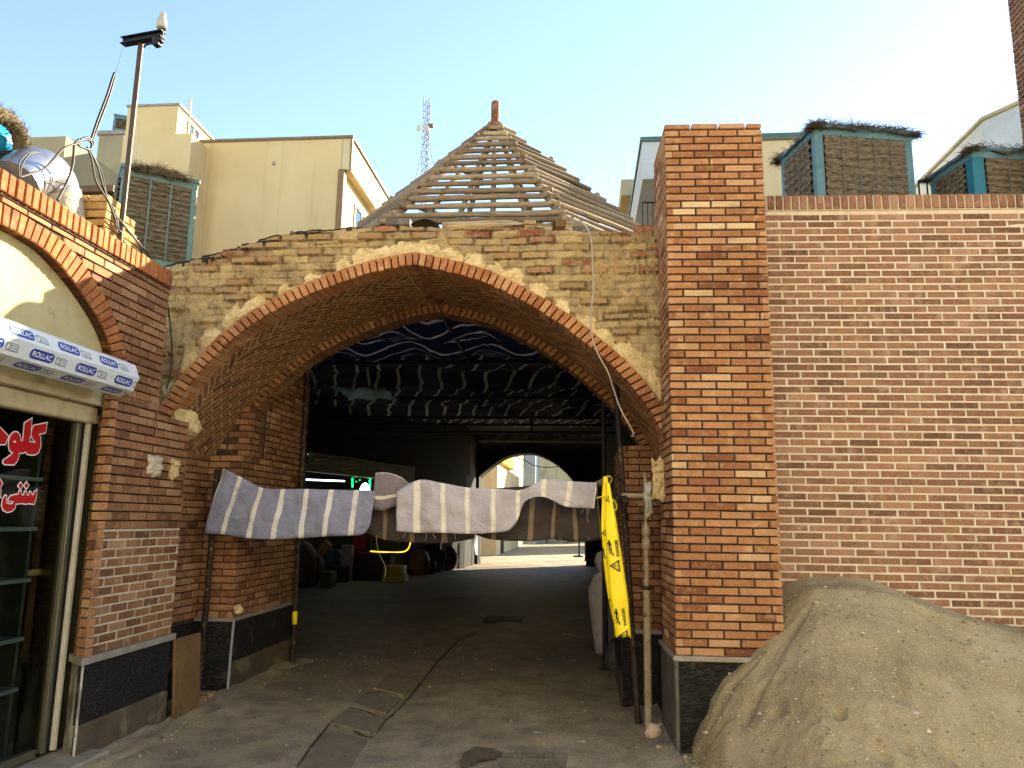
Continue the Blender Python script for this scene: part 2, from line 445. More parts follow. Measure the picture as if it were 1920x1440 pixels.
def m_cloth(name,base,base2,stripe,w=.085,trans=.25,axis=0,dirt='#8f7450',brk=False):
    s=NT(name); uv=s.tc.outputs['UV']; sx=s.n('ShaderNodeSeparateXYZ'); s.l(uv,sx.inputs[0]); u=sx.outputs[axis]
    fr=s.math('FRACT',s.math('ADD',u,.5)); d=s.math('ABSOLUTE',s.math('SUBTRACT',fr,.5))
    ms=s.ramp(d,[(w,1.0),(w+.012,0.0)])
    if brk: ms=s.math('MULTIPLY',ms,s.ramp(s.noise(2.6,4,.6),[(.34,.15),(.46,1.0)]))
    n=s.noise(4,6,.65); wv=s.noise(1,3,.6,s.mapping((400,60,60)))
    c=s.mix(s.ramp(n,[(.35,0.0),(.65,1.0)]),base,base2); c=s.mix(ms,c,stripe)
    c=s.mix(s.ramp(s.noise(7,6,.7),[(.62,0.0),(.72,.55)]),c,dirt)
    c=s.mix(s.math('MULTIPLY',wv,.18),c,(.05,.045,.05))
    cr_=s.math('ABSOLUTE',s.math('SUBTRACT',s.noise(7,3,.55,dist=.6),.5))
    m=s.done(c,.8,s.bump(cr_,.55,.05,s.bump(s.noise(20,4,.6),.25,.01,s.bump(s.noise(1,5,.65,s.mapping((5,5,16),(0,.3,0)),dist=.8),.5,.02))),spec=.15)
    if trans>0:
        t=s.n('ShaderNodeBsdfTranslucent'); s.l(c,t.inputs[0]); mx=s.n('ShaderNodeMixShader'); mx.inputs[0].default_value=trans
        s.l(s.b.outputs[0],mx.inputs[1]); s.l(t.outputs[0],mx.inputs[2]); s.l(mx.outputs[0],s.out.inputs[0])
    return m
M['cloth_left']=m_cloth('lilac_grey_canvas','#a3a6c0','#8d8ea4','#f2efec',.095,.15)
M['cloth_right']=m_cloth('pale_mauve_canvas','#cfc9d2','#beb6be','#f6f0e0',.085,.15,dirt='#b58c58')
M['cloth_back']=m_cloth('brown_grey_canvas','#4c423e','#3f3733','#85745f',.075,.04)  # weaker light on the rear layer put into darker base and stripe
M['cloth_flap']=m_cloth('grey_flap_canvas','#978c90','#7f7578','#ece4d8',.06,.1,axis=1)
M['tarp']=m_cloth('navy_striped_tarp','#30364e','#282c42','#f6f2e8',.07,.06,dirt='#30304a',brk=True)
M['tarp_far']=m_cloth('charcoal_striped_tarp','#2a2f4a','#2e334c','#fbf8f0',.07,.06,dirt='#2a2c30',brk=True)
M['tarp_green']=mat_plain('green_sheet','#2f8a64',.5)
M['plastic_white']=mat_plain('white_plastic_sheet','#d8dade',.35)
M['tar']=mat_rough('black_roofing_tar','#23211f','#34302b',9,50)
M['padstrip']=mat_plain('faded_strip','#5f5a50',.7)
# ------------------------------------------------------------------ ground
def m_ground():
    s=NT('dusty_asphalt'); big=s.noise(.55,6,.62,dist=.4); mid=s.noise(3.2,6,.65); fine=s.noise(55,5,.7); grit=s.noise(160,3,.6)
    c=s.ramp(big,[(.32,'#8a7d68'),(.5,'#a6967a'),(.68,'#b9a98c')])
    c=s.mix(s.ramp(mid,[(.42,0.0),(.66,.85)]),c,'#786e60'); c=s.mix(s.ramp(s.noise(1.7,6,.7,dist=1.0),[(.58,0.0),(.66,.6)]),c,'#b8a584')
    c=s.mix(s.ramp(fine,[(.3,.55),(.55,0.0)]),c,'#2e2a25')
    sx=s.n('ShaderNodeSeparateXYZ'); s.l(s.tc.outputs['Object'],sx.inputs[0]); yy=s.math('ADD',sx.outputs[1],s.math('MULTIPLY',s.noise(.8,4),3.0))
    dulled=s.math('MULTIPLY',s.ramp(s.math('DIVIDE',yy,40.0),[(.20,0.0),(.27,1.0),(.72,1.0),(.78,0.0)]),.45)
    c=s.mix(dulled,c,'#47423a')                                     # darkening put into the road colour along the covered passage
    c=s.mix(s.ramp(grit,[(.66,0.0),(.74,.8)]),c,'#b5a68c')
    return s.done(c,.62,s.bump(grit,.35,.004,s.bump(fine,.8,.010,s.bump(mid,.55,.03))),spec=.2)
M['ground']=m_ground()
def axis(segs):
    o=[]
    for a,b,n in segs: o+= [a+(b-a)*i/n for i in range(n)]
    return o+[segs[-1][1]]
gx=axis([(-300,-60,4),(-60,-12,6),(-12,-4.4,8),(-4.4,2.2,110),(2.2,12,10),(12,60,6),(60,300,4)])
gy=axis([(-300,-40,4),(-40,2,12),(2,4.4,4),(4.4,12.5,130),(12.5,36,50),(36,80,8),(80,300,4)])
def ground_h(x,y):
    h=.012*fbm(x,y,0,.9,4)+.004*nz(x,y,3,7)
    t=abs(x+1.62-.012*(y-6))                                      # sunken channel down the middle
    w=max(0,1-t/.5); h-=.03*w*w*(1 if 4<y<16 else 0)
    h+=.02*max(0,min(1,(x-.3)/.4))*(1 if 4<y<9 else 0)*(1+nz(x,y,1,6))
    if y>40 or y<-6 or abs(x)>14: h*=.3
    return h
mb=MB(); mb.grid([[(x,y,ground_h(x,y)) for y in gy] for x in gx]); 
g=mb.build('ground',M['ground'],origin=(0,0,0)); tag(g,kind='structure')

# ------------------------------------------------------------------ left shop building
LX=-3.28; Y_UP=5.70; Y_LOW=6.20; Y_SHOP=5.08; Z_LEDGE=.67; Z_TOP=3.38
bl=thing('shop_building','one-storey brick shop on the left with blind arch, cream plaster panel and roller shutter','building',(LX,4,0))
AC=3.92                                                          # crown of the blind arch
def arch_half(tab): 
    t=[V((y,z,0)) for y,z in tab]; left=[V((2*AC-p.x,p.y,0)) for p in reversed(t) if p.x>AC+.02]
    return crom(left+t,5)
a_in=arch_half([(AC,3.215),(4.1,3.21),(4.3,3.185),(4.57,3.08),(4.77,2.97),(4.9,2.88),(5.01,2.77),(5.10,2.62),(5.14,2.45)])
a_out=arch_half([(AC,3.335),(4.23,3.325),(4.45,3.295),(4.64,3.23),(4.82,3.12),(4.96,3.03),(5.12,2.86),(5.22,2.70),(5.26,2.45)])
def yz_curve_z(c,y):
    best=None
    for a,b in zip(c,c[1:]):
        if (a.x-y)*(b.x-y)<=0 and a.x!=b.x: 
            z=a.y+(b.y-a.y)*(y-a.x)/(b.x-a.x); best=z if best is None else max(best,z)
    return best
def yz_curve_y(c,z):
    best=None
    for a,b in zip(c,c[1:]):
        if a.x>AC and (a.y-z)*(b.y-z)<=0 and a.y!=b.y:
            y=a.x+(b.x-a.x)*(z-a.y)/(b.y-a.y); best=y if best is None else max(best,y)
    return best
UY=V((0,1,0));UZ=V((0,0,1));UXp=V((1,0,0))
def left_clip(zo):
    def f(a,b,y0,y1):
        zc=(y0+y1)/2+zo
        if zc>yz_curve_z(a_out,AC): return (a,b)
        yo=yz_curve_y(a_out,zc)
        if yo is None: return (a,b) if zc>3.3 else None
        yo-=1.0                                                  # wall starts at y=1.0
        yl=2*(AC-1.0)-yo
        if b<yl or a>yo+.005: return (a,b)
        if a<yo<b and b-yo>.04: return (yo+.008,b)
        if a<yl<b: return (a,yl-.008)
        return None
    return f
mb=MB()
# the wall faces +x: u must run so that u x v = n  ->  u=+y, v=+z gives +x
brick_wall(mb,(LX,1.0,2.45),UY,UZ,UXp,Y_UP-1.0,Z_TOP-2.45,.205,.052,.012,d=.05,clip=left_clip(2.45),shift=.06)
brick_wall(mb,(LX,Y_SHOP,1.50),UY,UZ,UXp,Y_UP-Y_SHOP,.95,.205,.052,.012,d=.05,shift=.06)
brick_wall(mb,(LX,Y_UP+.002,1.50),UY,UZ,UXp,Y_LOW-Y_UP-.002,.87,.205,.052,.012,d=.05,shift=.02)
brick_wall(mb,(LX-.002,Y_SHOP,Z_LEDGE),UY,UZ,UXp,Y_LOW-Y_SHOP,1.50-Z_LEDGE,.196,.051,.0125,d=.05,shift=.05,jit=.0009)
# returns of the pier: towards the shop (faces -y) and towards the passage (faces +y, seen edge-on)
JA=V((LX,Y_SHOP,0));JB=V((-3.435,5.205,0)); JU=(JA-JB).normalized(); JN=JU.cross(UZ); JL=(JA-JB).length
brick_wall(mb,JB+UZ*Z_LEDGE,JU,UZ,JN,JL,2.42-Z_LEDGE,.26,.052,.012,d=.05,off=0)
mb.build('brick_facing',M['brick_left'],bl)
mb=MB()
zt=Z_TOP
# mortar backing, raked above 1.5 m and flush below
core=[]
n_=26
ys=[1.0+(Y_UP-1.0)*i/60 for i in range(61)]
for a,b in zip(ys,ys[1:]):
    def lo(y):
        z=yz_curve_z(a_out,y); return max(2.45,z-.01) if z and 2*AC-5.26<y<5.26 else 2.45
    mb.poly([(LX-.016,a,lo(a)),(LX-.016,b,lo(b)),(LX-.016,b,zt),(LX-.016,a,zt)],m=0)
def splay(m_,ins,z0,z1,mi,y1=Y_LOW):
    q=[JB-JN*ins,V((LX-ins,Y_SHOP+(-ins+ins*JN.x)/JN.y,0)),V((LX-ins,y1-.002,0)),V((JB.x,y1-.002,0))]
    a=[p+UZ*z0 for p in q]; b=[p+UZ*z1 for p in q]
    m_.poly(b,m=mi); m_.poly(a[::-1],m=mi)
    for i in range(4): m_.poly([a[i],a[(i+1)%4],b[(i+1)%4],b[i]],m=mi)
splay(mb,.016,1.5,2.37,0)
mb.poly([(LX-.016,Y_SHOP+.012,2.37),(LX-.016,Y_UP,2.37),(LX-.016,Y_UP,2.45),(LX-.016,Y_SHOP+.012,2.45)],m=0)
splay(mb,.0075,Z_LEDGE,1.498,1)
mb.box((LX-.45,Y_UP-.012,2.375),(.43,0,0),(0,.01,0),(0,0,1.0),m=0)      # end of the upper wall
mb.build('mortar_bed',[M['mortar_dark'],M['mortar_pale']],bl)
mb=MB()
oo=resample(a_out,.067); 
ii=[];ia=resample(a_in,.002)
L=len(oo)-1
for i in range(L+1): ii.append(ia[round(i*(len(ia)-1)/L)])
for i in range(L):
    A0,A1,B0,B1=oo[i],oo[i+1],ii[i],ii[i+1]
    q=[(B0.lerp(B1,.09)),(B1.lerp(B0,.09)),(A1.lerp(A0,.09)),(A0.lerp(A1,.09))]
    off=rng.uniform(-.004,.004)
    q=[V((LX+.006+off,p.x,p.y)) for p in q]
    if (q[1]-q[0]).cross(q[2]-q[1]).x<0: q=q[::-1]
    brick(mb,q,UXp,.11,.004,tone(),0)
for a,b in zip(ia[::12],ia[12::12]):                             # mortar between and the soffit
    pass
ol=[V((LX-.01,p.x,p.y)) for p in oo]; il=[V((LX-.01,p.x,p.y)) for p in ii]; ib=[V((LX-.11,p.x,p.y)) for p in ii]
for i in range(L):
    mb.poly([il[i],il[i+1],ol[i+1],ol[i]],m=1); mb.poly([ib[i],ib[i+1],il[i+1],il[i]],m=1)
mb.build('blind_arch_ring',[M['brick_cope'],M['mortar_dark']],bl)
mb=MB()
fl=[(p.x,p.y) for p in resample(a_in,.05)]
fl=[fl[0][:1]+(2.40,)]+fl+[fl[-1][:1]+(2.40,)]
fill(mb,fl,lambda p:V((LX-.075,p[0],p[1])))
mb.build('plaster_panel',M['plaster'],bl)
mb=MB()                                                          # soldier coping
y=1.0
while y<Y_UP-.03:
    w=.052+rng.uniform(-.002,.002); x1=LX+.028+rng.uniform(-.004,.004); h=.125+rng.uniform(-.003,.003)
    mb.box((x1-.215,y,Z_TOP+.012),(.215,0,0),(0,w,0),(0,0,h),tone(),0,0,.005); y+=w+.012
mb.box((LX-.19,1.0,Z_TOP-.002),(.20,0,0),(0,Y_UP-1.0,0),(0,0,.118),m=1)
mb.build('coping',[M['brick_cope'],M['mortar_dark']],bl)
mb=MB()
splay(mb,-.028,Z_LEDGE-.048,Z_LEDGE-.002,0,Y_LOW+.02)
mb.build('stone_ledge',M['ledge'],bl)
mb=MB()
mb.box((LX-.03,Y_SHOP+.006,.24),(.032,0,0),(0,Y_LOW-Y_SHOP-.008,0),(0,0,.378))
mb.build('slate_panel',M['slate'],bl)
def m_jamb():
    s=NT('whitewashed_jamb'); n=s.noise(3,6,.7,s.mapping((3,3,1.1)))
    c=s.ramp(n,[(.35,'#3d3a36'),(.5,'#7d786d'),(.62,'#bdb9b0')]); return s.done(c,.8,s.bump(s.noise(40),.3,.006))
M['jamb']=m_jamb()
mb=MB()
mb.box(JB+JN*.004,JU*(JL+.004),-JN*.012,UZ*.618); mb.build('jamb_slab',M['jamb'],bl)
mb=MB(); mb.box((LX-.03,Y_SHOP+.006,-.05),(.042,0,0),(0,Y_LOW-Y_SHOP,0),(0,0,.285),c=.012); mb.build('cement_base',M['cement'],bl)
mb=MB()                                                          # roof slab, hidden masonry and shop room
mb.box((-9,-3,Z_TOP-.15),(9+LX-.02,0,0),(0,Y_UP+3-.02,0),(0,0,.15)); mb.build('flat_roof',M['cement'],bl)
mb=MB(); XB=-5.2
mb.poly([(XB,1.0,0),(XB,5.3,0),(XB,5.3,3.2),(XB,1.0,3.2)]); mb.poly([(XB,5.3,0),(-3.46,5.3,0),(-3.46,5.3,3.2),(XB,5.3,3.2)])
mb.poly([(XB,1.0,0),(LX,1.0,0),(LX,1.0,3.2),(XB,1.0,3.2)]); mb.poly([(XB,1.0,2.6),(XB,5.3,2.6),(LX-.1,5.3,2.6),(LX-.1,1.0,2.6)])
mb.poly([(XB,1.0,.06),(LX-.3,1.0,.06),(-3.46,5.3,.06),(XB,5.3,.06)]); mb.build('shop_interior',M['shopdark'],bl)
# shopfront
SX=-3.50
mb=MB(); mb.box((SX-.02,1.0,2.23),(.10,0,0),(0,4.17,0),(0,0,.115),c=.01)
mb.box((SX-.02,1.0,2.352),(.16,0,0),(0,4.15,0),(0,0,.10)); mb.build('shop_header',M['cream_paint'],bl)
def post(y0,w,x0,d,z0,z1,mt,nm): 
    m_=MB(); m_.box((x0,y0,z0),(d,0,0),(0,w,0),(0,0,z1-z0),c=.004); return m_.build(nm,M[mt],bl)
yp=PX(142,1080,SX+.06).y; print('post y',yp)
post(yp-.020,.034,SX-.01,.06,.07,2.24,'white_paint','shutter_guide')
post(yp-.062,.040,SX-.02,.045,.07,2.23,'black_rubber','door_gasket')
post(yp-.105,.040,SX-.02,.05,.07,2.23,'alu','window_frame')
mb=MB(); mb.tube(crom([(SX+.03,yp,2.23),(SX+.03,yp,2.33),(SX+.04,yp+.03,2.39),(SX+.06,yp+.07,2.40),(SX+.07,yp+.085,2.37)],4),.017,8)
mb.box((SX+.0,yp-.09,2.235),(.075,0,0),(0,.15,0),(0,0,.06),c=.005); mb.build('guide_hook',M['ledge'],bl)
mb=MB(); mb.box((SX-.02,1.0,.065),(.045,0,0),(0,yp-.16-1.0,0),(0,0,.05)); mb.build('window_sill',M['alu'],bl)
mb=MB(); mb.poly([(SX,1.0,.11),(SX,yp-.10,.11),(SX,yp-.10,2.23),(SX,1.0,2.23)]); pane=mb.build('window_pane',M['glass'],bl)
mb=MB()                                                          # vinyl lettering, traced stroke by stroke
TXp=SX+.004
def cr(p): q=PX(p[0]/6.857,770+p[1]/6.857,TXp); return (q.y,q.z)
letters=[[(602,158),(582,280),(498,298),(515,340),(520,400),(515,470),(495,530),(460,560),(400,565),(350,555),(318,520),(300,540),(240,545),(235,600),(215,650),(180,692),(60,688),(36,665),(42,640),(90,610),(150,560),(168,538),(125,510),(110,450),(115,380),(140,310),(180,275),(225,280),(255,320),(264,390),(290,390),(300,330),(315,160),(408,102),(391,270),(372,402),(455,412),(400,318),(412,240),(432,195)],
 [(-60,180),(0,222),(105,330),(65,430),(0,432),(-70,432)],
 [(470,1022),(462,1120),(435,1198),(370,1188),(330,1198),(290,1186),(200,1195),(190,1250),(150,1290),(90,1302),(40,1275),(22,1220),(35,1140),(62,1090),(80,1097),(72,1150),(82,1192),(120,1205),(165,1195),(172,1168),(150,1158),(112,1160),(105,1140),(130,1100),(180,1085),(232,1080),(246,1035),(268,1040),(275,1088),(305,1090),(316,1040),(336,1044),(343,1090),(370,1090),(382,1045),(398,1050),(405,1086),(428,1085),(440,1045)],
 [(262,925),(292,965),(262,1005),(232,965)],[(337,920),(365,962),(337,1002),(308,962)],
 [(-60,860),(0,890),(30,935),(4,975),(6,1110),(-60,1120)]]
for n_,lt in enumerate(letters):
    p2=[cr(p) for p in lt]
    fill(mb,offset_poly(p2,.0075),lambda p:V((TXp,p[0],p[1])),m=1); fill(mb,p2,lambda p:V((TXp+.002,p[0],p[1])),m=0)
hole=[cr(p) for p in [(163,408),(205,412),(188,384),(170,388)]]; fill(mb,hole,lambda p:V((TXp+.0035,p[0],p[1])),m=1)
let=mb.build('window_lettering',[M['red_vinyl'],M['white_vinyl']],bl); tag(let,'red shop-window lettering edged in white')
for zc,(x0,y0) in zip((0,1,2,3,4),((0,893),(0,992),(0,1092),(0,1205),(0,1300))):
    z=PX(x0,y0,SX-.06).z
    mb=MB(); mb.box((SX-.40,1.1,z-.014),(.36,0,0),(0,yp-.30-1.1,0),(0,0,.024)); mb.build('display_shelf',M['shelf_glass'],bl)
mb=MB(); mb.box((SX-.42,yp-.26,.07),(.30,0,0),(0,.03,0),(0,0,2.1)); mb.build('display_side',M['shopdark'],bl)
# roller shutter box
SB=V((-3.155,0,2.525)); rad=.128; YE=4.985
oc=[(math.cos(R(45*i))*rad,math.sin(R(45*i))*rad) for i in range(8)]
sb=MB(); y0=1.0
def ocp(i,y,k=1.0): return V((SB.x+oc[i%8][0]*k,y,SB.z+oc[i%8][1]*k))
for i in range(8): sb.poly([ocp(i,y0),ocp(i,YE),ocp(i+1,YE),ocp(i+1,y0)][::-1] if False else [ocp(i+1,y0),ocp(i+1,YE),ocp(i,YE),ocp(i,y0)])
sb.poly([ocp(i,YE) for i in range(8)][::-1]); sb.poly([ocp(i,y0) for i in range(8)])
sbo=sb.build('shutter_box',M['film'],bl); tag(sbo,'white octagonal roller shutter box with blue printed labels')
tm=text_mesh('ROLLAC',.012)
lab=MB()
def face_frame(i):                                               # outward normal and up vector of octagon side i
    a=V((oc[i%8][0],0,oc[i%8][1]));b=V((oc[(i+1)%8][0],0,oc[(i+1)%8][1])); up=(b-a).normalized(); mid=(a+b)/2; return mid.normalized(),up,mid
def rrect(w,h,r):
    o=[]
    for cx,cy,a0 in ((w-r,h-r,0),(r,h-r,90),(r,r,180),(w-r,r,270)):
        for k in range(5): a=R(a0+k*22.5); o.append((cx+r*math.cos(a),cy+r*math.sin(a)))
    return o
def label_row(i,ys,w=.195):
    nn,up,mid=face_frame(i); h=.058; e=V((0,1,0))
    for y in ys:
        base=V((SB.x,y,SB.z))+mid-up*h/2+nn*.0015
        fill(lab,rrect(w,h,.024),lambda p:base+e*p[0]+up*p[1],m=0)
        put_text(lab,tm,base+e*.018+up*.014+nn*.0012,e*(w-.036),up*.031,m=1)
        b2=base+e*(w+.012)
        fill(lab,[(.012,.004),(.105,.004),(.092,.05),(.0,.05)],lambda p:b2+e*p[0]+up*p[1],m=2)
        for k in range(3): fill(lab,[(.040,.012+k*.013),(.094-k*.003,.012+k*.013),(.093-k*.003,.019+k*.013),(.040,.019+k*.013)],lambda p:b2+nn*.001+e*p[0]+up*p[1],m=3)
        fill(lab,[(.022+.011*math.cos(a*.6283),.027+.018*math.sin(a*.6283)) for a in range(10)],lambda p:b2+nn*.001+e*p[0]+up*p[1],m=3)
def yat(px,py): return PX(px,py,SB.x+.118).y
r2=[yat(60,655),yat(145,690),yat(217,715)]; print('row2',r2,'row1',[yat(20,610),yat(112,645),yat(189,675)])
per=(r2[2]-r2[0])/2; 
label_row(7,[r2[0]+per*k for k in range(-6,2) if r2[0]+per*k+.2<YE or True][:9] and [r2[0]+per*k for k in range(-6,3)])
p1=yat(112,645)
label_row(0,[p1+per*k for k in range(-7,2)])
label_row(6,[r2[0]-.02+per*k for k in range(-6,3)]); label_row(5,[r2[0]-.20+per*k for k in range(-6,3)])
# anything that would hang over the end of the box is folded round it: trim there
for k,p in enumerate(lab.v):
    if p[1]>YE-.002: lab.v[k]=(p[0],YE-.002,p[2])
lb=lab.build('printed_label',[M['blue_ink'],M['white_ink'],M['grey_ink'],M['film']],None)
lb.parent=sbo; lb.location=WORLD[lb.name]-WORLD[sbo.name]; tag(lb,kind='stuff'); del lb['kind']
mb=MB(); mb.box((LX-.32,2.0,-.03),(.46,0,0),(0,yp+.12-2.0,0),(0,0,.085),c=.012); st=mb.build('doorstep',M['ledge'],bl)

# ------------------------------------------------------------------ arch gate
GX0,GX1,YF=-3.72,.66,6.30
outer_pts=[(-3.80,2.06),(-3.76,2.25),(-3.66,2.45),(-3.4,2.86),(-3.01,3.26),(-2.58,3.53),(-2.08,3.73),(-1.74,3.825),(-1.45,3.875),(-1.33,3.855),(-.92,3.75),(-.59,3.61),(-.16,3.35),(.16,3.1),(.47,2.8),(.66,2.54),(.74,2.38),(.79,2.18)]
oc_=crom([(x,z,0) for x,z in outer_pts],6)
def inset(c,d):
    o=[]
    for i,p in enumerate(c):
        t=(c[min(i+1,len(c)-1)]-c[max(i-1,0)]).normalized(); o.append(p+V((t.y,-t.x,0))*d)
    return o
RING=.112
ga=thing('brick_gateway','old brick gateway with pointed arch, crumbling mortar above a new ring of bricks','archway',((GX0+GX1)/2,YF,0))
def prof(d,step): 
    c=inset(oc_,d); return resample(c,step)
outr=resample(oc_,.066); N=len(outr)-1
def matched(d):
    c=inset(oc_,d); f=resample(c,.002); return [f[round(i*(len(f)-1)/N)] for i in range(N+1)]
outv=[V((p.x,p.y)) for p in outr]; innv=[V((p.x,p.y)) for p in matched(RING)]
mb=MB(); voussoirs(mb,[p for p in outv],[p for p in innv],YF-.012,.24,.012,c=.005,yj=.005)
mb.build('arch_ring',M['brick_ring'],ga)
def zc(c,x):
    for a,b in zip(c,c[1:]):
        if a.x<=x<=b.x: return a.y+(b.y-a.y)*(x-a.x)/max(1e-9,b.x-a.x)
    return c[0].y if x<c[0].x else c[-1].y
top_tab=[(-3.75,3.80),(-3.5,3.86),(-3.26,3.91),(-2.87,4.02),(-2.62,4.085),(-2.39,4.10),(-1.72,4.14),(-.87,4.09),(-.45,4.11),(-.13,4.06),(.3,4.05),(.67,4.06)]
# brick pattern of the old wall
cells={}
def old_cell(x,z):
    r=math.floor((z+.012*nz(x,z,5,2.0))/.068); off=(r%2)*.12+.05*math.sin(r*7.1); c=math.floor((x+off)/.235)
    key=(r,c)
    if key not in cells:
        h=random.Random(r*7919+c*104729); cells[key]=(h.random(),h.random(),h.random(),h.random())
    fz=((z+.012*nz(x,z,5,2.0))/.068)%1; fx=((x+off)/.235)%1
    return cells[key],fx,fz
nx_=360; nzv=78
P=[];KM=[];RN=[]
for i in range(nx_+1):
    x=GX0-.03+(GX1+.02-GX0+.03)*i/nx_; z0=zc(oc_,x)-.012; z1=interp(x,top_tab)+.018*nz(x,0,2,5)+.012*nz(x,0,7,17)
    pr=[];km=[];rn=[]
    for j in range(nzv+1):
        t=j/nzv; z=z0+(z1-z0)*t
        (h0,h1,h2,h3),fx,fz=old_cell(x,z)
        dist=min((V((x,z,0))-p).length for p in oc_[::3]) if z-z0<.35 else 9
        side=max(0,min(1,(x+2.2)/2.8))
        claylim=.082+.08*nz(x,z,9,1.5)+.05*nz(x,z,4,6)+.04*nz(x,z,6,17)+.02*nz(x,z,2,40)+.02*side
        claylim=max(claylim,.035+.03*nz(x,z,12,7))
        joint=min(fx,1-fx)*.235<.012 or min(fz,1-fz)*.068<.008
        upper=max(0,min(1,(z-3.55)/.4))
        pres=h0<(.24+.36*upper*side+.20*(1 if z1-z<.13 else 0)+.22*nz(x,z,6,1.3))
        rough=.010*fbm(x,z,1,9,4)+.006*fbm(x,z,8,30,3)
        if dist<claylim and h3>-.1:
            y=YF+.034-.020*abs(fbm(x,z,3,11,4))-.016*nz(x,z,2,30)-.01*max(0,1-dist/.03); m=3; r=fbm(x,z,3,14)*.5+.5; e_=max(0,min(1,(claylim-dist)/.06)); y=lerp(YF+.045,y,e_**.6)
        elif pres and not joint:
            y=YF+.030-.012*h2-.004*fbm(x,z,2,20)+ .02*(h3<.12); m=1 if h1<.26+.2*side else 2; r=h2
        else:
            y=YF+.040+(.022 if (joint and pres) else 0)-rough*1.6+(.03*(h3<.06)); m=0; r=.5+rough*18-(.16 if joint and nz(x,z,15,2.2)>-.2 else 0)
            y+=.014*max(0,nz(x,z,11,4.5)); 
            # courses still read faintly under the mortar smear
            y+=.006*(1 if min(fz,1-fz)<.12+.1*nz(x,z,15,5) and nz(x,z,15,2.2)>-.2 else 0)+.016*nz(x,z,21,2.4)-.010*fbm(x*.45,z*1.6,31,6,3)
        if x<-3.5: y+=.02
        if j==nzv: y+=.02
        pr.append(V((x,y,z))); km.append(m); rn.append(max(0,min(1,r)))
    P.append(pr);KM.append(km);RN.append(rn)
mb=MB()
i0=len(mb.v)
for row in P: mb.v.extend(tuple(p) for p in row)
W_=nzv+1
for i in range(nx_):
    for j in range(nzv):
        mb.f.append((i*W_+j,(i+1)*W_+j,(i+1)*W_+j+1,i*W_+j+1)); mb.r.append(RN[i][j]); mb.k.append(0); mb.m.append(KM[i][j]); mb.sm.append(KM[i][j] in (0,3)); mb.uv.append(None)
for i in range(nx_):                                             # top and back so that it is a real wall
    a,b=P[i][-1],P[i+1][-1]
    mb.poly([a,b,(b.x,7.81,b.z+.05),(a.x,7.81,a.z+.05)],.4,0)
YBK=7.82
def m_oldmortar():
    s=NT('old_mortar_smear'); a=s.attr('rnd'); n=s.noise(5,6,.65); f=s.noise(60,5,.7)
    c=s.ramp(n,[(.33,'#8d795b'),(.5,'#aa936a'),(.67,'#bfa77a')]); c=s.mix(s.ramp(a,[(.2,.7),(.5,0.0)]),c,'#4f4535')
    c=s.mix(s.ramp(f,[(.3,.5),(.5,0.0)]),c,'#5e5342'); c=s.mix(s.ramp(s.noise(2.1,5),[(.6,0.0),(.75,.6)]),c,'#5c5850')
    return s.done(c,.95,s.bump(f,.7,.008),spec=.1)
def m_oldbrick(nm,cs):
    s=NT(nm); a=s.attr('rnd'); f=s.noise(45,5,.7); b=s.noise(12,5,.6)
    c=s.ramp(a,[(i/(len(cs)-1),q) for i,q in enumerate(cs)]); c=s.mix(s.ramp(b,[(.45,0.0),(.62,.8)]),c,'#93836a'); c=s.mix(s.ramp(f,[(.3,.4),(.5,0.0)]),c,'#3d2a1e')
    return s.done(c,.9,s.bump(f,.5,.008),spec=.1)
def m_clay():
    s=NT('straw_clay_fill'); n=s.noise(9,6,.7); f=s.noise(50,5,.7)
    c=s.ramp(n,[(.3,'#b39a6a'),(.5,'#d2ba88'),(.7,'#e6d4aa')]); c=s.mix(s.ramp(f,[(.32,.55),(.5,0.0)]),c,'#6e5a39')
    return s.done(c,.95,s.bump(f,.8,.012),spec=.1)
M['oldmortar']=m_oldmortar(); M['clay']=m_clay()
M['oldred']=m_oldbrick('old_red_brick',['#7d4a35','#935a40','#a4694a']); M['oldyellow']=m_oldbrick('old_yellow_brick',['#8f7550','#a88c60','#9a7450'])
mb.build('spandrel_masonry',[M['oldmortar'],M['oldred'],M['oldyellow'],M['clay']],ga)
mb=MB()                                                          # back of the wall up to the tarp, and solid sides
for i in range(0,nx_,6):
    a,b=P[i][0],P[min(i+6,nx_)][0]
    mb.poly([(b.x,YBK,b.z-.1),(a.x,YBK,a.z-.1),(a.x,YBK,4.45),(b.x,YBK,4.45)])
mb.build('wall_back',M['mortar_vault'],ga)
for bx in (((.69,6.40,2.3),(.36,0,0),(0,1.40,0),(0,0,1.70)),((-4.6,6.40,0),(.86,0,0),(0,1.40,0),(0,0,3.72))):
    mb=MB(); mb.box(*bx); mb.build('wall_core',M['mortar_vault'],ga)
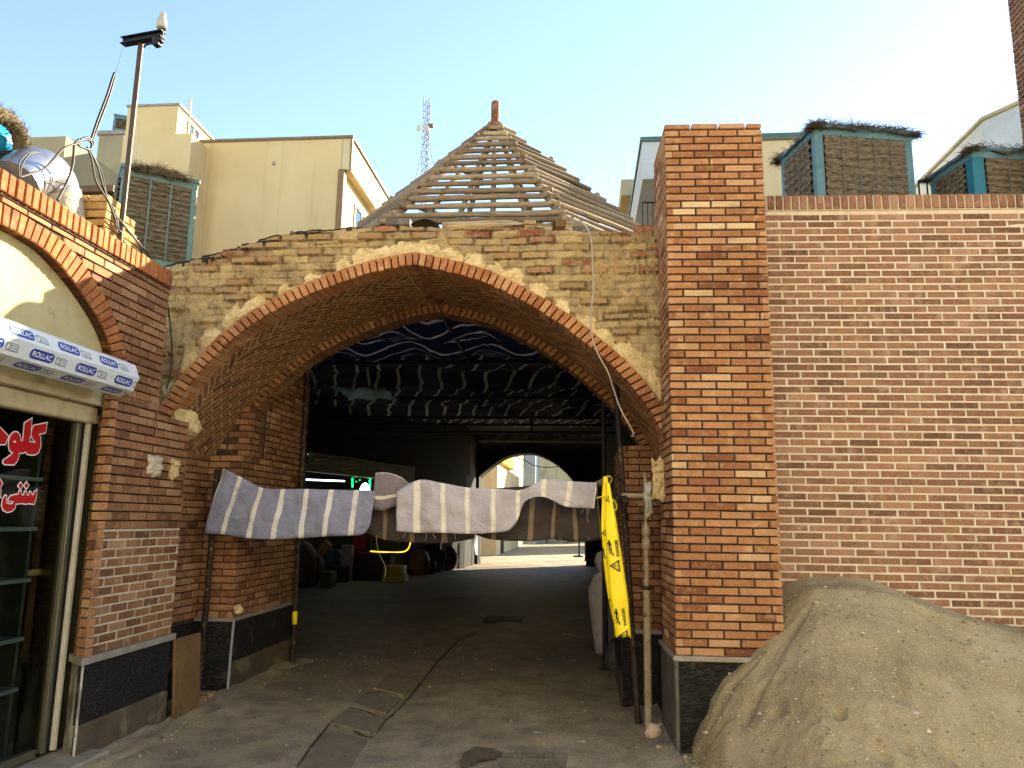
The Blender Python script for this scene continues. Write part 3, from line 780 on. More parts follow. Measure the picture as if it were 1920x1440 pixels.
# vault: laid bricks on the intrados
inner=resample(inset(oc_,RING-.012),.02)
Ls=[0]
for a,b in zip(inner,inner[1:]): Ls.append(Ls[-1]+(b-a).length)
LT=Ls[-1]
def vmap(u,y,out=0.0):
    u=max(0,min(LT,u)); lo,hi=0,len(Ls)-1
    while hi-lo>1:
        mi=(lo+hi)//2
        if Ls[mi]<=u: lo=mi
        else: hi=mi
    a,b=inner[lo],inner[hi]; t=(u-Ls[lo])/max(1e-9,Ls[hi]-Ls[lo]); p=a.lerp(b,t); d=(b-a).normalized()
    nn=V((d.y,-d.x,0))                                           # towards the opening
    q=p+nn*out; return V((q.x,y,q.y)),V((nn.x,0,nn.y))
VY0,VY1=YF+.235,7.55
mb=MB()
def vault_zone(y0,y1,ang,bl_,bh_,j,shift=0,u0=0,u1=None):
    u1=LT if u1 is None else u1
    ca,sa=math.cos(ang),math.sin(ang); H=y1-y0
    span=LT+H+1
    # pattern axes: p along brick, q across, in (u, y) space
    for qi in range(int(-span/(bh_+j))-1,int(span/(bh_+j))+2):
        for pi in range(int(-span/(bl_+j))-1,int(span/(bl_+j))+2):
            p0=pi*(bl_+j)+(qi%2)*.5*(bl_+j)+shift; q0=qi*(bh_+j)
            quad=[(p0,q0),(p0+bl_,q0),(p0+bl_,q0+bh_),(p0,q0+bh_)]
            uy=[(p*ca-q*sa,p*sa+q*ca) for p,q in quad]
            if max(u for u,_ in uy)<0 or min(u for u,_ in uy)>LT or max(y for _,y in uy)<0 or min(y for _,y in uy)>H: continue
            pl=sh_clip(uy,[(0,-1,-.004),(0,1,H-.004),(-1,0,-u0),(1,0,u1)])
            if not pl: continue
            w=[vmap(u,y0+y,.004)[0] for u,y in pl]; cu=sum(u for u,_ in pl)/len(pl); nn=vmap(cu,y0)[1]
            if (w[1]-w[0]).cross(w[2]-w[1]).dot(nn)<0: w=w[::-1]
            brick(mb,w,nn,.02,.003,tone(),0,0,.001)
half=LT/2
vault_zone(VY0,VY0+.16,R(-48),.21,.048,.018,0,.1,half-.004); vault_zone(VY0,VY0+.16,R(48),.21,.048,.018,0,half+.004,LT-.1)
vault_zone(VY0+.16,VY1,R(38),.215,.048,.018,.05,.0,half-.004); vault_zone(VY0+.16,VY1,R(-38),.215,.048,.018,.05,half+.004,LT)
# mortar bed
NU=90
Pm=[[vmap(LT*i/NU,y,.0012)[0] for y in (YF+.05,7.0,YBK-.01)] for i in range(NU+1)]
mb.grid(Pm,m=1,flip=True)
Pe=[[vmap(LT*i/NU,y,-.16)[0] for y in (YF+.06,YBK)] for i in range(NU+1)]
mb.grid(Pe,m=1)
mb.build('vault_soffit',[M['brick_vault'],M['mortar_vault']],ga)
mb=MB()                                                          # inner rib
ro=resample(inset(oc_,RING-.01),.064); N=len(ro)-1
rin=[V((p.x,p.y)) for p in matched(RING+.075)]; ro=[V((p.x,p.y)) for p in ro]
voussoirs(mb,ro,rin,7.55,.25,.012,yj=.008)
rm=[V((p.x,p.y)) for p in matched(RING+.065)]
for a,b in zip(rm,rm[1:]): mb.poly([(a.x,7.556,a.y),(a.x,7.79,a.y),(b.x,7.79,b.y),(b.x,7.556,b.y)],m=1)
mb.build('inner_rib',[M['brick_vault'],M['mortar_vault']],ga)
# ring soffit mortar
# piers of the passage, left and right
def pier(x0,x1,y0,y1,z1,nm,face):
    m_=MB(); w=x1-x0
    brick_wall(m_,(x0,y0,.66),UXp,UZ,-UY,w,z1-.66,.205,.052,.012,d=.05,shift=rng.uniform(0,.2))
    if face>0: brick_wall(m_,(x1,y0,.66),UY,UZ,UXp,y1-y0,z1-.66,.205,.052,.012,d=.05,shift=.08)
    else: brick_wall(m_,(x0,y1,.66),-UY,UZ,-UXp,y1-y0,z1-.66,.205,.052,.012,d=.05,shift=.08)
    m_.box((x0+.012,y0+.012,0),(w-.024,0,0),(0,y1-y0-.024,0),(0,0,z1-.01),m=1)
    o=m_.build(nm,[M['brick_left'],M['mortar_dark']],ga)
    m_=MB(); m_.box((x0-.004,y0-.012,.0),(w+.012,0,0),(0,.012,0),(0,0,.62),m=0)
    xs_=x1 if face>0 else x0-.012
    m_.box((xs_,y0,.26),(.012,0,0),(0,y1-y0,0),(0,0,.36),m=0); m_.box((xs_,y0,.0),(.014,0,0),(0,y1-y0,0),(0,0,.255),m=1)
    m_.build('pier_slate',[M['slate'],M['cement']],ga)
    m_=MB(); m_.box((x0-.02,y0-.03,.622),(w+.04,0,0),(0,y1-y0+.03,0),(0,0,.036),c=.006); m_.build('pier_ledge',M['ledge'],ga)
pier(-3.66,-3.28,7.37,9.0,2.36,'left_pier',1) if False else pier(-3.66,-3.28,7.30,9.0,2.20,'brick_pier',1)
pier(.36,.74,7.25,8.6,2.30,'brick_pier',-1)
def niche(nm,lst):
    for f_ in lst:
        m_=MB(); f_(m_); m_.build(nm,[M['brick_left'],M['mortar_dark']],ga)
def n1(m_): brick_wall(m_,(-3.28,7.81,2.20),UY,UZ,UXp,1.19,1.07,.205,.052,.012,d=.05); m_.box((-3.7,7.81,2.20),(.404,0,0),(0,1.18,0),(0,0,2.1),m=1); m_.box((-3.7,7.5,2.20),(.358,0,0),(0,.30,0),(0,0,.6),m=1); brick_wall(m_,(-3.66,7.499,2.20),UXp,UZ,-UY,.33,.6,.205,.052,.012,d=.05); brick_wall(m_,(-3.33,7.5,2.20),UY,UZ,UXp,.305,.6,.205,.052,.012,d=.05,shift=.1)
_n1=n1
def n1(m_):
    _n1(m_); m_.box((-3.36,7.77,2.2),(.066,0,0),(0,.045,0),(0,0,1.1),m=1)
def n2(m_): brick_wall(m_,(-3.62,6.20,.66),UY,UZ,UXp,1.10,1.52,.205,.052,.012,d=.05); m_.box((-3.9,6.20,.0),(.264,0,0),(0,1.10,0),(0,0,2.18),m=1)
def n3(m_): brick_wall(m_,(.70,7.25,.66),-UY,UZ,-UXp,.9,1.6,.205,.052,.012,d=.05); m_.box((.712,6.36,.0),(.3,0,0),(0,.89,0),(0,0,2.42),m=1)
niche('niche_wall',[n1,n2,n3])
mb=MB(); mb.box((-3.64,6.21,0),(.03,0,0),(0,1.08,0),(0,0,.62)); mb.build('niche_slate',M['slate'],ga)
mb=MB(); mb.box((.68,6.36,0),(.03,0,0),(0,.88,0),(0,0,.62)); mb.build('niche_slate',M['slate'],ga)
mb=MB()                                                          # black tar over the left shoulder
tp=[]
for i in range(0,150,2):
    p=P[i][-1]; e=(.030*(nz(p.x,0,3,6)+.5)+.030)*max(.25,min(1,(-2.2-p.x)/.6+.3))
    tp.append([V((p.x,p.y-.012-.008*nz(p.x,1,1,9),p.z-e-.01)),V((p.x,p.y-.010,p.z+.012)),V((p.x,p.y+.18,p.z+.03)),V((p.x,p.y+.5,p.z+.05))])
mb.grid(tp,flip=False); mb.build('tar_capping',M['tar'],ga)

# ------------------------------------------------------------------ right pillar and wall
RA=R(1.9); RU=V((math.cos(RA),math.sin(RA),0)); RN_=V((math.sin(RA),-math.cos(RA),0)); RO=V((.665,5.80,0))
def rp(u,d,z): return RO+RU*u-RN_*d+UZ*z                         # u along the face, d into the wall
pil=thing('brick_pillar','tall square pillar of orange brick standing right of the arch','pillar',RO+RU*.38)
PW,PT=.76,4.69; ZL=.68
mb=MB()
brick_wall(mb,rp(0,0,ZL),RU,UZ,RN_,PW,PT-ZL,.216,.047,.0128,d=.05,c=.0045,shift=.12)
brick_wall(mb,rp(0,.70,ZL),RN_,UZ,-RU,.70,PT-ZL,.216,.047,.0128,d=.05,c=.0045)
brick_wall(mb,rp(PW,0,ZL),-RN_,UZ,RU,.70,PT-ZL,.216,.047,.0128,d=.05,c=.0045)
for k in range(4):                                               # loose top course with gaps
    a=.0+k*.215; w=min(.20,PW-a-.002)
    if w>.03: mb.box(rp(a,.0,PT),RU*w,-RN_*.70,UZ*(.036+rng.uniform(0,.008)),tone(),0,0,.006)
mb.build('brick_facing',M['brick_new'],pil)
mb=MB(); mb.box(rp(.017,.017,.6),RU*(PW-.034),-RN_*.68,UZ*(PT-.6)); mb.build('mortar_bed',M['mortar_dark'],pil)
mb=MB(); mb.box(rp(-.025,-.03,ZL-.04),RU*(PW+.04),-RN_*.80,UZ*.036,c=.006); mb.build('stone_ledge',M['ledge'],pil)
mb=MB(); mb.box(rp(.018,-.006,-.05),RU*(PW-.02),-RN_*.05,UZ*(ZL+.008)); mb.build('slate_panel',M['slate'],pil)
mb=MB(); mb.box(rp(-.014,-.008,-.05),RU*.03,-RN_*.72,UZ*(ZL+.006),c=.004); mb.build('side_slab',M['slab'],pil)
wl=thing('brick_wall','long brown brick wall with pale joints and a soldier-course top, behind the sand pile','wall',RO+RU*2)
WD=.60; WT=4.24
mb=MB()
brick_wall(mb,rp(PW-.02,WD,.0),RU,UZ,RN_,5.2,WT-.02,.220,.0475,.0145,d=.03,c=.003,shift=.07,jit=.0012)
mb.build('brick_facing',M['brick_brown'],wl)
mb=MB(); mb.box(rp(PW-.03,WD+.0035,-.05),RU*5.2,-RN_*.3,UZ*(WT+.05)); mb.build('mortar_bed',M['mortar_pale'],wl)
mb=MB(); x=PW-.02
while x<PW+5.1:
    mb.box(rp(x,WD-.022,WT+.006),RU*.056,-RN_*.2,UZ*.125,tone(),0,0,.004); x+=.0685
mb.box(rp(PW-.02,WD-.012,WT+.0),RU*5.2,-RN_*.18,UZ*.126,m=1)
mb.build('coping',[M['brick_brown'],M['mortar_pale']],wl)

# ------------------------------------------------------------------ sand pile
def m_sand():
    s=NT('damp_sand'); a=s.noise(1.6,6,.6); f=s.noise(120,4,.7); v=s.n('ShaderNodeTexVoronoi'); v.inputs['Scale'].default_value=70; s.l(s.tc.outputs['Object'],v.inputs['Vector'])
    c=s.ramp(a,[(.3,'#897a5d'),(.5,'#a39472'),(.7,'#b7a887')]); fl=s.noise(1,2,.5,s.mapping((70,70,200),(0.5,.3,.2)))
    c=s.mix(s.ramp(fl,[(.60,0.0),(.70,.75)]),c,'#d2c6a0'); c=s.mix(s.ramp(f,[(.3,.6),(.5,0.0)]),c,'#4a402c')
    return s.done(c,.97,s.bump(f,.8,.006,s.bump(fl,.5,.008,s.bump(v.outputs['Distance'],.25,.012))),spec=.1)
M['sand']=m_sand()
sil=[(1278,1440),(1285,1395),(1300,1330),(1330,1270),(1355,1230),(1420,1180),(1470,1145),(1500,1124),(1530,1110),(1565,1105),(1610,1104),(1650,1109),(1690,1119),(1750,1143),(1830,1170),(1920,1197),(2100,1240)]
YS=6.02
st_=[]
for a,b in sil:
    q=PY(a,b,YS); st_.append((q.x,max(-.1,q.z)))
print('sand sil',[(round(a,2),round(b,2)) for a,b in st_])
def sand_h(x,y):
    zr=interp(x*(YS/max(3.0,y) if y<YS else 1),st_)
    if y<=YS:
        d=YS-y; drop=d*.64-.05*min(1,d/.35)                       # rounded crest, then the angle of repose
        h=zr-max(0,drop)
        xl=.75-.03*(YS-y)
    else:
        h=zr+.06*min(1,(y-YS)/.4)-.0*(y-YS)
    h+=.022*fbm(x,y,0,2.2,4)+.007*nz(x,y,4,14)+.0045*nz(x,y,5,38)+.003*nz(x,y,6,75)+.010*max(0,nz(x,y,8,9)-.35)
    # rain gullies on the left flank
    g=nz(x*1.0+.9*y,y*.25,2,4.2); 
    if x<1.6: h-=.055*max(0,g-.12)*max(0,min(1,(1.6-x)/.4))
    for (ax_,ay_),(bx_,by_),w0,dp in GUL:
        dx,dy=bx_-ax_,by_-ay_; t=max(0,min(1,((x-ax_)*dx+(y-ay_)*dy)/(dx*dx+dy*dy))); q=((x-ax_-dx*t)**2+(y-ay_-dy*t)**2)**.5+.02*nz(x,y,6,9)
        ww=w0*(.25+.75*t); 
        if q<ww: h-=dp*(1-(q/ww)**2)*min(1,t*4+.15)
    for hx,hy,hr,hd in HOLES+((1.93,5.15,.07,.045),(2.62,5.0,.10,.05),(2.52,4.95,.06,.03),(1.22,5.25,.07,.06),(2.2,5.3,.05,.02),(1.05,5.35,.06,.05)):
        q=((x-hx)**2+((y-hy)*.8)**2)**.5
        if q<hr: h-=hd*(1-q/hr)
    return h
GUL=();HOLES=()
def sand_hit(px,py):
    d=ray(px,py); t=2.0
    while t<9:
        p=CAM+d*t
        if p.y>3.5 and p.z<sand_h(p.x,p.y): return (p.x,p.y)
        t+=.01
    return (2,5)
G_=[((sand_hit(a,b)),(sand_hit(c,d)),w,dp) for a,b,c,d,w,dp in ((1374,1348,1300,1436,.085,.10),(1335,1318,1290,1400,.055,.05),(1520,1135,1440,1250,.10,.035),(1460,1245,1402,1340,.06,.035),(1420,1240,1340,1345,.07,.04),(1690,1120,1790,1190,.10,.03))]
H_=tuple((*sand_hit(a,b),r,dp) for a,b,r,dp in ((1574,1338,.045,.05),(1650,1415,.07,.045),(1700,1400,.055,.05),(1780,1418,.06,.05),(1740,1365,.06,.03),(1565,1325,.07,.02),(1660,1355,.04,.025),(1838,1222,.05,.03)))
GUL=tuple(G_);HOLES=H_
mb=MB(); NXs,NYs=300,230
mb.grid([[(.62+3.6*i/NXs,3.6+2.86*j/NYs,max(-.03+.0*i,sand_h(.62+3.6*i/NXs,3.6+2.86*j/NYs))) for j in range(NYs+1)] for i in range(NXs+1)])
sp=mb.build('sand_pile',M['sand']); tag(sp,'big heap of damp grey-brown sand dumped against the brown brick wall','sand pile')

# loose grains, clods and chips on and around the heap
rk=random.Random(21); gb_=MB()
for k in range(5200):
    if rk.random()<.74:
        x=rk.uniform(.72,3.6); y=rk.uniform(4.6,6.1); z=sand_h(x,y); 
        if z<.02: continue
    else:
        x=.70+abs(rk.gauss(0,.10))*(-1 if rk.random()<.55 else 1); y=rk.uniform(4.9,5.75); z=max(ground_h(x,y),sand_h(x,y))
    r=.003+.008*rk.random()**3
    if rk.random()<.02: r*=2.2
    vs=[(x+d[0]*r*rk.uniform(.6,1.4),y+d[1]*r*rk.uniform(.6,1.4),z+r*.2+d[2]*r*rk.uniform(.5,1)) for d in ((1,0,0),(0,1,0),(-1,0,0),(0,-1,0),(0,0,1),(0,0,-1))]
    gb_.shape(vs,[(0,1,4),(1,2,4),(2,3,4),(3,0,4),(1,0,5),(2,1,5),(3,2,5),(0,3,5)],rk.random())
def m_grain():
    s=NT('sand_grain'); return s.done(s.ramp(s.attr('rnd'),[(0,'#6f6248'),(.5,'#a09068'),(.85,'#c6b890'),(1,'#d8ccb0')]),.95,spec=.1)
tag(gb_.build('sand_grains',m_grain()),label='coarse grains and crumbs lying loose on the sand heap',cat='sand',kind='stuff')
# ------------------------------------------------------------------ covered passage beyond the arch
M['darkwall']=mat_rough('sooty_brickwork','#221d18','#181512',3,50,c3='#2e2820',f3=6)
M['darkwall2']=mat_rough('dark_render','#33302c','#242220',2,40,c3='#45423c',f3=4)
YW=28.8                                                          # rear gate
FA,FB=(-6.45,17.5),(-3.95,26.6)
def wall_box(m_,a,b,z0,z1,th,m=0):
    a=V((a[0],a[1],0));b=V((b[0],b[1],0)); d=b-a; n=V((d.y,-d.x,0)).normalized()
    m_.box(a+UZ*z0,d,n*th,UZ*(z1-z0),m=m)
ic=thing('passage_building','dark market building enclosing the covered passage, with half-open shop on its left side','building',(-3,18,0))
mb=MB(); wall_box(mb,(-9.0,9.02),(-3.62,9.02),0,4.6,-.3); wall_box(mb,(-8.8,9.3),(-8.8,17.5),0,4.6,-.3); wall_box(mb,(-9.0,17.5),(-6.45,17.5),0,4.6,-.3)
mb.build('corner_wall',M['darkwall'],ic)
fd=V((FB[0]-FA[0],FB[1]-FA[1],0)); FL=fd.length; fd.normalize(); fn=V((fd.y,-fd.x,0))  # fn faces the passage
def fp(s,d,z): return V((FA[0],FA[1],0))+fd*s+fn*d+UZ*z
def fs(px,py): 
    q=PL(px,py,FA,FB); return (q-V((FA[0],FA[1],0))).dot(fd),q.z
s0,zs0=fs(572,890); s1,zs1=fs(775,893); sA,zA=fs(575,855); sB,zB=fs(770,868); print('shop',s0,zs0,s1,zs1,zA,zB)
ZSH=(zs0+zs1)/2; ZSHT=(zA+zB)/2
mb=MB()
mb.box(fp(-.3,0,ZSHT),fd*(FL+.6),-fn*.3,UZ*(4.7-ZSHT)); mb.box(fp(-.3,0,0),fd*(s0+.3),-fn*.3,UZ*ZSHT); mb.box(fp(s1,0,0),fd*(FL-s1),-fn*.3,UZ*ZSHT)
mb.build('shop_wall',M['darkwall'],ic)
mb=MB(); mb.box(fp(s0-.3,-2.6,0),fd*(s1-s0+.6),fn*.02,UZ*3.4); mb.box(fp(s0-.02,-2.6,0),fd*.02,fn*2.6,UZ*3.4); mb.box(fp(s1,-2.6,0),fd*.02,fn*2.6,UZ*3.4); mb.box(fp(s0,-2.6,3.0),fd*(s1-s0),fn*2.6,UZ*.02)
mb.build('shop_room',M['shopdark'],ic)
mb=MB()                                                          # roller shutter, ribbed
nr=9
for k in range(nr):
    z0=ZSH+(ZSHT-ZSH)*k/nr; z1=ZSH+(ZSHT-ZSH)*(k+1)/nr
    mb.poly([fp(s0,.02,z0),fp(s1,.02,z0),fp(s1,.05,(z0+z1)/2),fp(s0,.05,(z0+z1)/2)]); mb.poly([fp(s0,.05,(z0+z1)/2),fp(s1,.05,(z0+z1)/2),fp(s1,.02,z1),fp(s0,.02,z1)])
mb.box(fp(s0,.0,ZSH-.06),fd*(s1-s0),fn*.07,UZ*.06)
mb.build('roller_shutter',M['shutter'] if 'shutter' in M else mat_rough('dusty_shutter','#d6d4be','#b4b298',3,40),ic)
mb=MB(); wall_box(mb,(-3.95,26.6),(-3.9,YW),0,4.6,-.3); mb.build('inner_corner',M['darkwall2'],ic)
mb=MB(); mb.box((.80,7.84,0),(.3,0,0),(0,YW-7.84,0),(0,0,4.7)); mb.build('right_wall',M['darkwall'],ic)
# rear gate with pointed arch
fg=thing('rear_gateway','dark far gateway with a low pointed arch opening to the sunny street beyond','archway',(-1.75,YW,0))
fo=[PY(x,y,YW) for x,y in [(868,945),(880,920),(900,893),(930,868),(955,855),(985,850),(1010,853),(1040,868),(1065,890),(1082,913),(1092,935)]]
xl=-3.80; xr=.16
pts=[V((xl,0,0)),V((xl,fo[0].z-.4,0))]+[V((p.x,p.z,0)) for p in fo]+[V((xr,fo[-1].z-.3,0)),V((xr,0,0))]
arc=crom(pts[1:-1],4)
mb=MB(); ZFT=PY(900,826,YW-.4).z+.03
xs=[p.x for p in arc]
mb.box((-9,YW,0),(9+xl,0,0),(0,.9,0),(0,0,ZFT)); mb.box((xr,YW,0),(1.5,0,0),(0,.9,0),(0,0,ZFT))
for a,b in zip(arc,arc[1:]):
    if b.x<=a.x: continue
    for yy in (YW,YW+.9): 
        q=[(a.x,yy,a.y),(b.x,yy,b.y),(b.x,yy,ZFT),(a.x,yy,ZFT)]; mb.poly(q if yy==YW else q[::-1])
    mb.poly([(a.x,YW,a.y),(a.x,YW+.9,a.y),(b.x,YW+.9,b.y),(b.x,YW,b.y)])
mb.build('gate_wall',M['darkwall2'],fg)
zb0,zb1=PY(900,826,YW-.4).z,PY(900,806,YW-.4).z
mb=MB(); mb.box((-4.6,YW-.4,zb0),(5.4,0,0),(0,.35,0),(0,0,zb1-zb0)); mb.build('concrete_beam',mat_rough('patched_beam','#8d8a84','#4d4a47',6,30),fg)
mb=MB(); ao=inset(arc,-.38); 
for a,b,c,d in zip(arc,arc[1:],ao,ao[1:]): mb.poly([(a.x,YW-.05,a.y),(b.x,YW-.05,b.y),(d.x,YW-.05,d.y),(c.x,YW-.05,c.y)]); mb.poly([(a.x,YW-.05,a.y),(a.x,YW+.02,a.y),(b.x,YW+.02,b.y),(b.x,YW-.05,b.y)])
mb.build('arch_band',M['darkwall'],fg)

# tarps hung under the roof frame
def tarp(nm,label,x0,x1,y0,y1,z0,z1,along,spacing,sag,bays,mt,seed):
    nx,ny=70,90; Pg=[];U=[]
    for i in range(nx+1):
        pr=[];ur=[]
        for j in range(ny+1):
            s,t=i/nx,j/ny; x=lerp(x0,x1,s); y=lerp(y0,y1,t)
            bx=math.sin(math.pi*bays[0]*s)**2; by=math.sin(math.pi*bays[1]*t)**2
            z=lerp(z0,z1,t)-sag*(.3+.7*bx)*by-.05*fbm(x,y,seed,.9,3)-.05*nz(x,y,seed+4,2.6)-.022*nz(x*2.2,y,seed+7,4.5)
            pr.append(V((x,y,z))); 
            q=(y if along=='y' else x)+.16*nz(x,y,seed,.5)+.10*nz(x,y,seed+2,1.6)+.06*nz(x,y,seed+6,4)-sag*1.0*bx
            if along!='y': q=x+.30*y+.22*nz(x,y,seed,.5)+.07*nz(x,y,seed+2,1.7)
            ur.append((q/spacing,0))
        Pg.append(pr);U.append(ur)
    m_=MB(); m_.grid(Pg,UV=U); o=m_.build(nm,mt); tag(o,label,'tarpaulin'); return o
tarp('striped_tarp','navy tarpaulin with wavy cream stripes sagging under the roof just behind the arch',-4.0,.95,7.86,12.6,4.42,4.30,'y',.30,.20,(4,4),M['tarp'],1)
tarp('striped_tarp','dark tarpaulin with slanted pale stripes spread over the deeper part of the passage',-9.0,.95,12.3,20.6,4.38,4.34,'x',.44,.16,(5,4),M['tarp_far'],7)
tarp('striped_tarp','dark tarpaulin with faint stripes above the rear gateway',-9.0,.95,20.3,YW-.15,4.36,zb1+.10,'x',.44,.05,(5,3),M['tarp_far'],9)
tarp('striped_tarp','navy tarpaulin over the dark corner left of the passage',-9.0,-3.9,9.1,12.6,3.95,4.25,'y',.42,.15,(3,3),M['tarp'],5)
mb=MB(); g0=PY(682,720,15.2);Pg=[]
Pg=[[V((lerp(-4.75,-3.75,i/8),lerp(14.3,15.6,j/6),4.06+.03*math.sin(i*1.7+j)-.05*(j%2))) for j in range(7)] for i in range(9)]
mb.grid(Pg); tag(mb.build('green_sheet',M['tarp_green']),'small green plastic sheet showing between the dark tarpaulins','plastic sheet')
# roof frame of steel tube
fr=thing('roof_frame','dark welded steel frame carrying the tarpaulins in the passage','steel frame',(-2,8,0))
def tubes(nm,lst,rd,mt='darksteel',par=None): 
    for a,b in lst:
        m_=MB(); m_.tube([a,b],rd,6); m_.build(nm,M[mt],par or fr)
tubes('cross_beam',[((-4.7,9.7,4.22),(.95,9.7,4.22)),((-8.6,12.4,4.16),(.95,12.4,4.16)),((-8.6,15.8,4.10),(.95,15.8,4.10)),((-8.6,18.6,4.06),(.95,18.6,4.06)),((-8.6,20.5,4.12),(.95,20.5,4.12))],.04)
tubes('long_beam',[((-1.85,7.9,4.34),(-1.85,12.4,4.20)),((-.62,7.9,4.34),(-.6,12.4,4.20))],.035)
tubes('brace',[((-4.4,15.8,4.10),(-3.6,12.5,4.12)),((-3.4,18.6,4.06),(-3.3,18.6,3.7)),((-1.2,18.6,4.06),(-1.2,18.6,3.7))],.03)
tubes('lower_rail',[((-8.6,18.6,3.70),(.95,18.6,3.70))],.035)

# shop goods and lights
def lit(nm,pts,rd,c,e,label,cat,group=None):
    m_=MB(); m_.tube(pts,rd,6); return tag(m_.build(nm,mat_emit(nm+'_glow',c,e)),label,cat,group)
def fpx(px,py,d=.0): 
    s,z=fs(px,py); return fp(s,d,z)
lit('strip_light',[fpx(574,899,-.10),fpx(652,902,-.10)],.018,'#dfe6ff',2.2,'cold white strip light inside the half-open shop','strip light')
m_=MB(); GR=mat_emit('green_neon','#02c85c',1.1)
for a,b in (((667,896),(667,914)),((672,893),(684,893)),((700,897),(700,914)),((694,894),(703,894))):
    m_.tube([fpx(*a,-.1),fpx(*b,-.1)],.022,6)
for a in ((674,903),(681,900),(698,902)): m_.lathe(fpx(*a,-.1),[(0,-.02),(.02,0),(0,.02)],8)
tag(m_.build('green_neon_sign',GR),'green neon sign frame glowing in the shop doorway','neon sign')
m_=MB(); q=fpx(688,917,-.06); m_.lathe(q-UZ*.14,[(0,0),(.10,.02),(.14,.10),(.12,.2),(.06,.28),(0,.31)],12); tag(m_.build('light_bulb',mat_emit('bulb_glow','#f4fff6',2.5)),'bright white bulb beside the green neon','lamp')
lit('yellow_strip_light',crom([fpx(676,1033,.3),fpx(715,1035,.3),fpx(738,1034,.3),fpx(748,1028,.3),fpx(752,1017,.3)],4),.014,'#f0b018',1.0,'curved yellow light strip along the edge of a stall counter','light strip')
def gz(px,py): return PZ(px,py,0)
def crate(nm,label,px0,px1,pyb,pyt,dep,mt,group=None,z0=0.0,cat='crate'):
    a=gz(px0,pyb);b=gz(px1,pyb); b=V((b.x,a.y,0)); h=PY((px0+px1)/2,pyt,a.y).z
    if z0: h-=z0
    m_=MB(); w=b-a
    m_.box(a+UZ*z0,w,V((0,dep,0)),UZ*h,c=.02)
    for k in range(1,4): m_.box(a+UZ*(z0+h*k/4-.012)-UY*.012,w,V((0,.02,0)),UZ*.024)
    for k in (0.03,.9): m_.box(a+w*k+UZ*z0-UY*.014,w*.07,V((0,.02,0)),UZ*h)
    return tag(m_.build(nm,mt),label,cat,group)
YEL=mat_plain('dull_yellow_plastic','#8f7f22',.5); GRN=mat_plain('dull_green_plastic','#3f4a30',.5); 
crate('crate','dull yellow crate on the ground outside the lit shop, lower of the pair',716,760,1092,1078,.5,YEL,'yellow crates')
hz=PY(738,1078,gz(738,1092).y).z
crate('crate','dull yellow crate outside the lit shop, stacked on the lower one',718,757,1092,1061,.45,YEL,'yellow crates',z0=hz+.002)
crate('crate','dark green box on the ground at the left end of the lit shop',598,622,1102,1072,.4,GRN,cat='box')
BK=mat_plain('dark_sacking','#241f1d',.8); BL=mat_plain('blue_grey_wrap','#2f4654',.4); BR=mat_plain('brown_packets','#4a3326',.6); RD=mat_plain('red_cabinet','#7d1f22',.4); WC=mat_plain('worn_white_post','#77736c',.6)
def lump(nm,label,cat,c,rx,ry,h,mt,seed,group=None):
    m_=MB(); n1,n2=20,12; Pg=[]
    for i in range(n1+1):
        r_=[]
        for j in range(n2+1):
            a=2*math.pi*(i%n1)/n1; t=j/n2; rr=(math.sin(math.pi*min(1,.16+.84*t))**.5 if t<1 else 0)*(1+.22*nz(math.cos(a)*1.5,math.sin(a)*1.5,seed+t*2))
            r_.append(V((c[0]+math.cos(a)*rx*rr,c[1]+math.sin(a)*ry*rr,c[2]+h*t)))
        Pg.append(r_)
    m_.grid(Pg,flip=True); return tag(m_.build(nm,mt),label,cat,group)
a=gz(655,1088); m_=MB(); hh=PY(690,1040,a.y).z; m_.box(a,V((gz(735,1088).x-a.x,0,0)),V((0,.6,0)),UZ*hh,c=.02); m_.box(a-V((.04,.04,0))+UZ*hh,V((gz(735,1088).x-a.x+.08,0,0)),V((0,.7,0)),UZ*.04); tag(m_.build('stall_counter',BK),'black stall counter under the curved yellow light strip','counter')
a=gz(636,1090); m_=MB(); m_.box(a,V((.28,0,0)),V((0,.25,0)),UZ*PY(640,1022,a.y).z,c=.02); tag(m_.build('post',WC),'worn grey-white square post beside the black stall counter','post')
a=gz(657,1075); zr=PY(665,1030,a.y).z; m_=MB(); m_.box((a.x,a.y,zr),V((.42,0,0)),V((0,.4,0)),UZ*.5,c=.02); m_.box((a.x+.03,a.y-.015,zr+.05),V((.36,0,0)),V((0,.02,0)),UZ*.4,c=.01); m_.box((a.x,a.y,0),V((.42,0,0)),V((0,.4,0)),UZ*zr); tag(m_.build('red_cabinet',RD),'red drinks cabinet standing in the shop entrance','cabinet')
rs=random.Random(5)
for k,(px,py) in enumerate(((612,1060),(612,1048),(622,1056),(622,1042),(606,1040))):
    a=gz(px,1088); z=PY(px,py,a.y).z; m_=MB(); m_.box((a.x-.1,a.y,z),V((.26,0,0)),V((0,.3,0)),UZ*.16,c=.04); m_.box((a.x-.07,a.y-.01,z+.03),V((.2,0,0)),V((0,.02,0)),UZ*.1,c=.01); tag(m_.build('bottle_pack',BL),'blue-grey shrink-wrapped pack in the heap left of the white post','bottle pack','wrapped packs in the heap')
m_=MB(); a=gz(615,1092); m_.box((a.x-.32,a.y+.02,0),V((.75,0,0)),V((0,.35,0)),UZ*PY(612,1062,a.y).z,c=.01); tag(m_.build('pallet_stand',BK),'low dark stand under the blue-grey wrapped packs','stand')
m_=MB(); a=PY(598,1038,18.2);b=PY(617,1018,18.2); m_.tube([a,b],[.10,.11],10,cap=True); tag(m_.build('rolled_bundle',mat_plain('pale_roll','#8a6a52',.7)),'pale rolled bundle leaning in the dark goods at the left of the shop','roll')
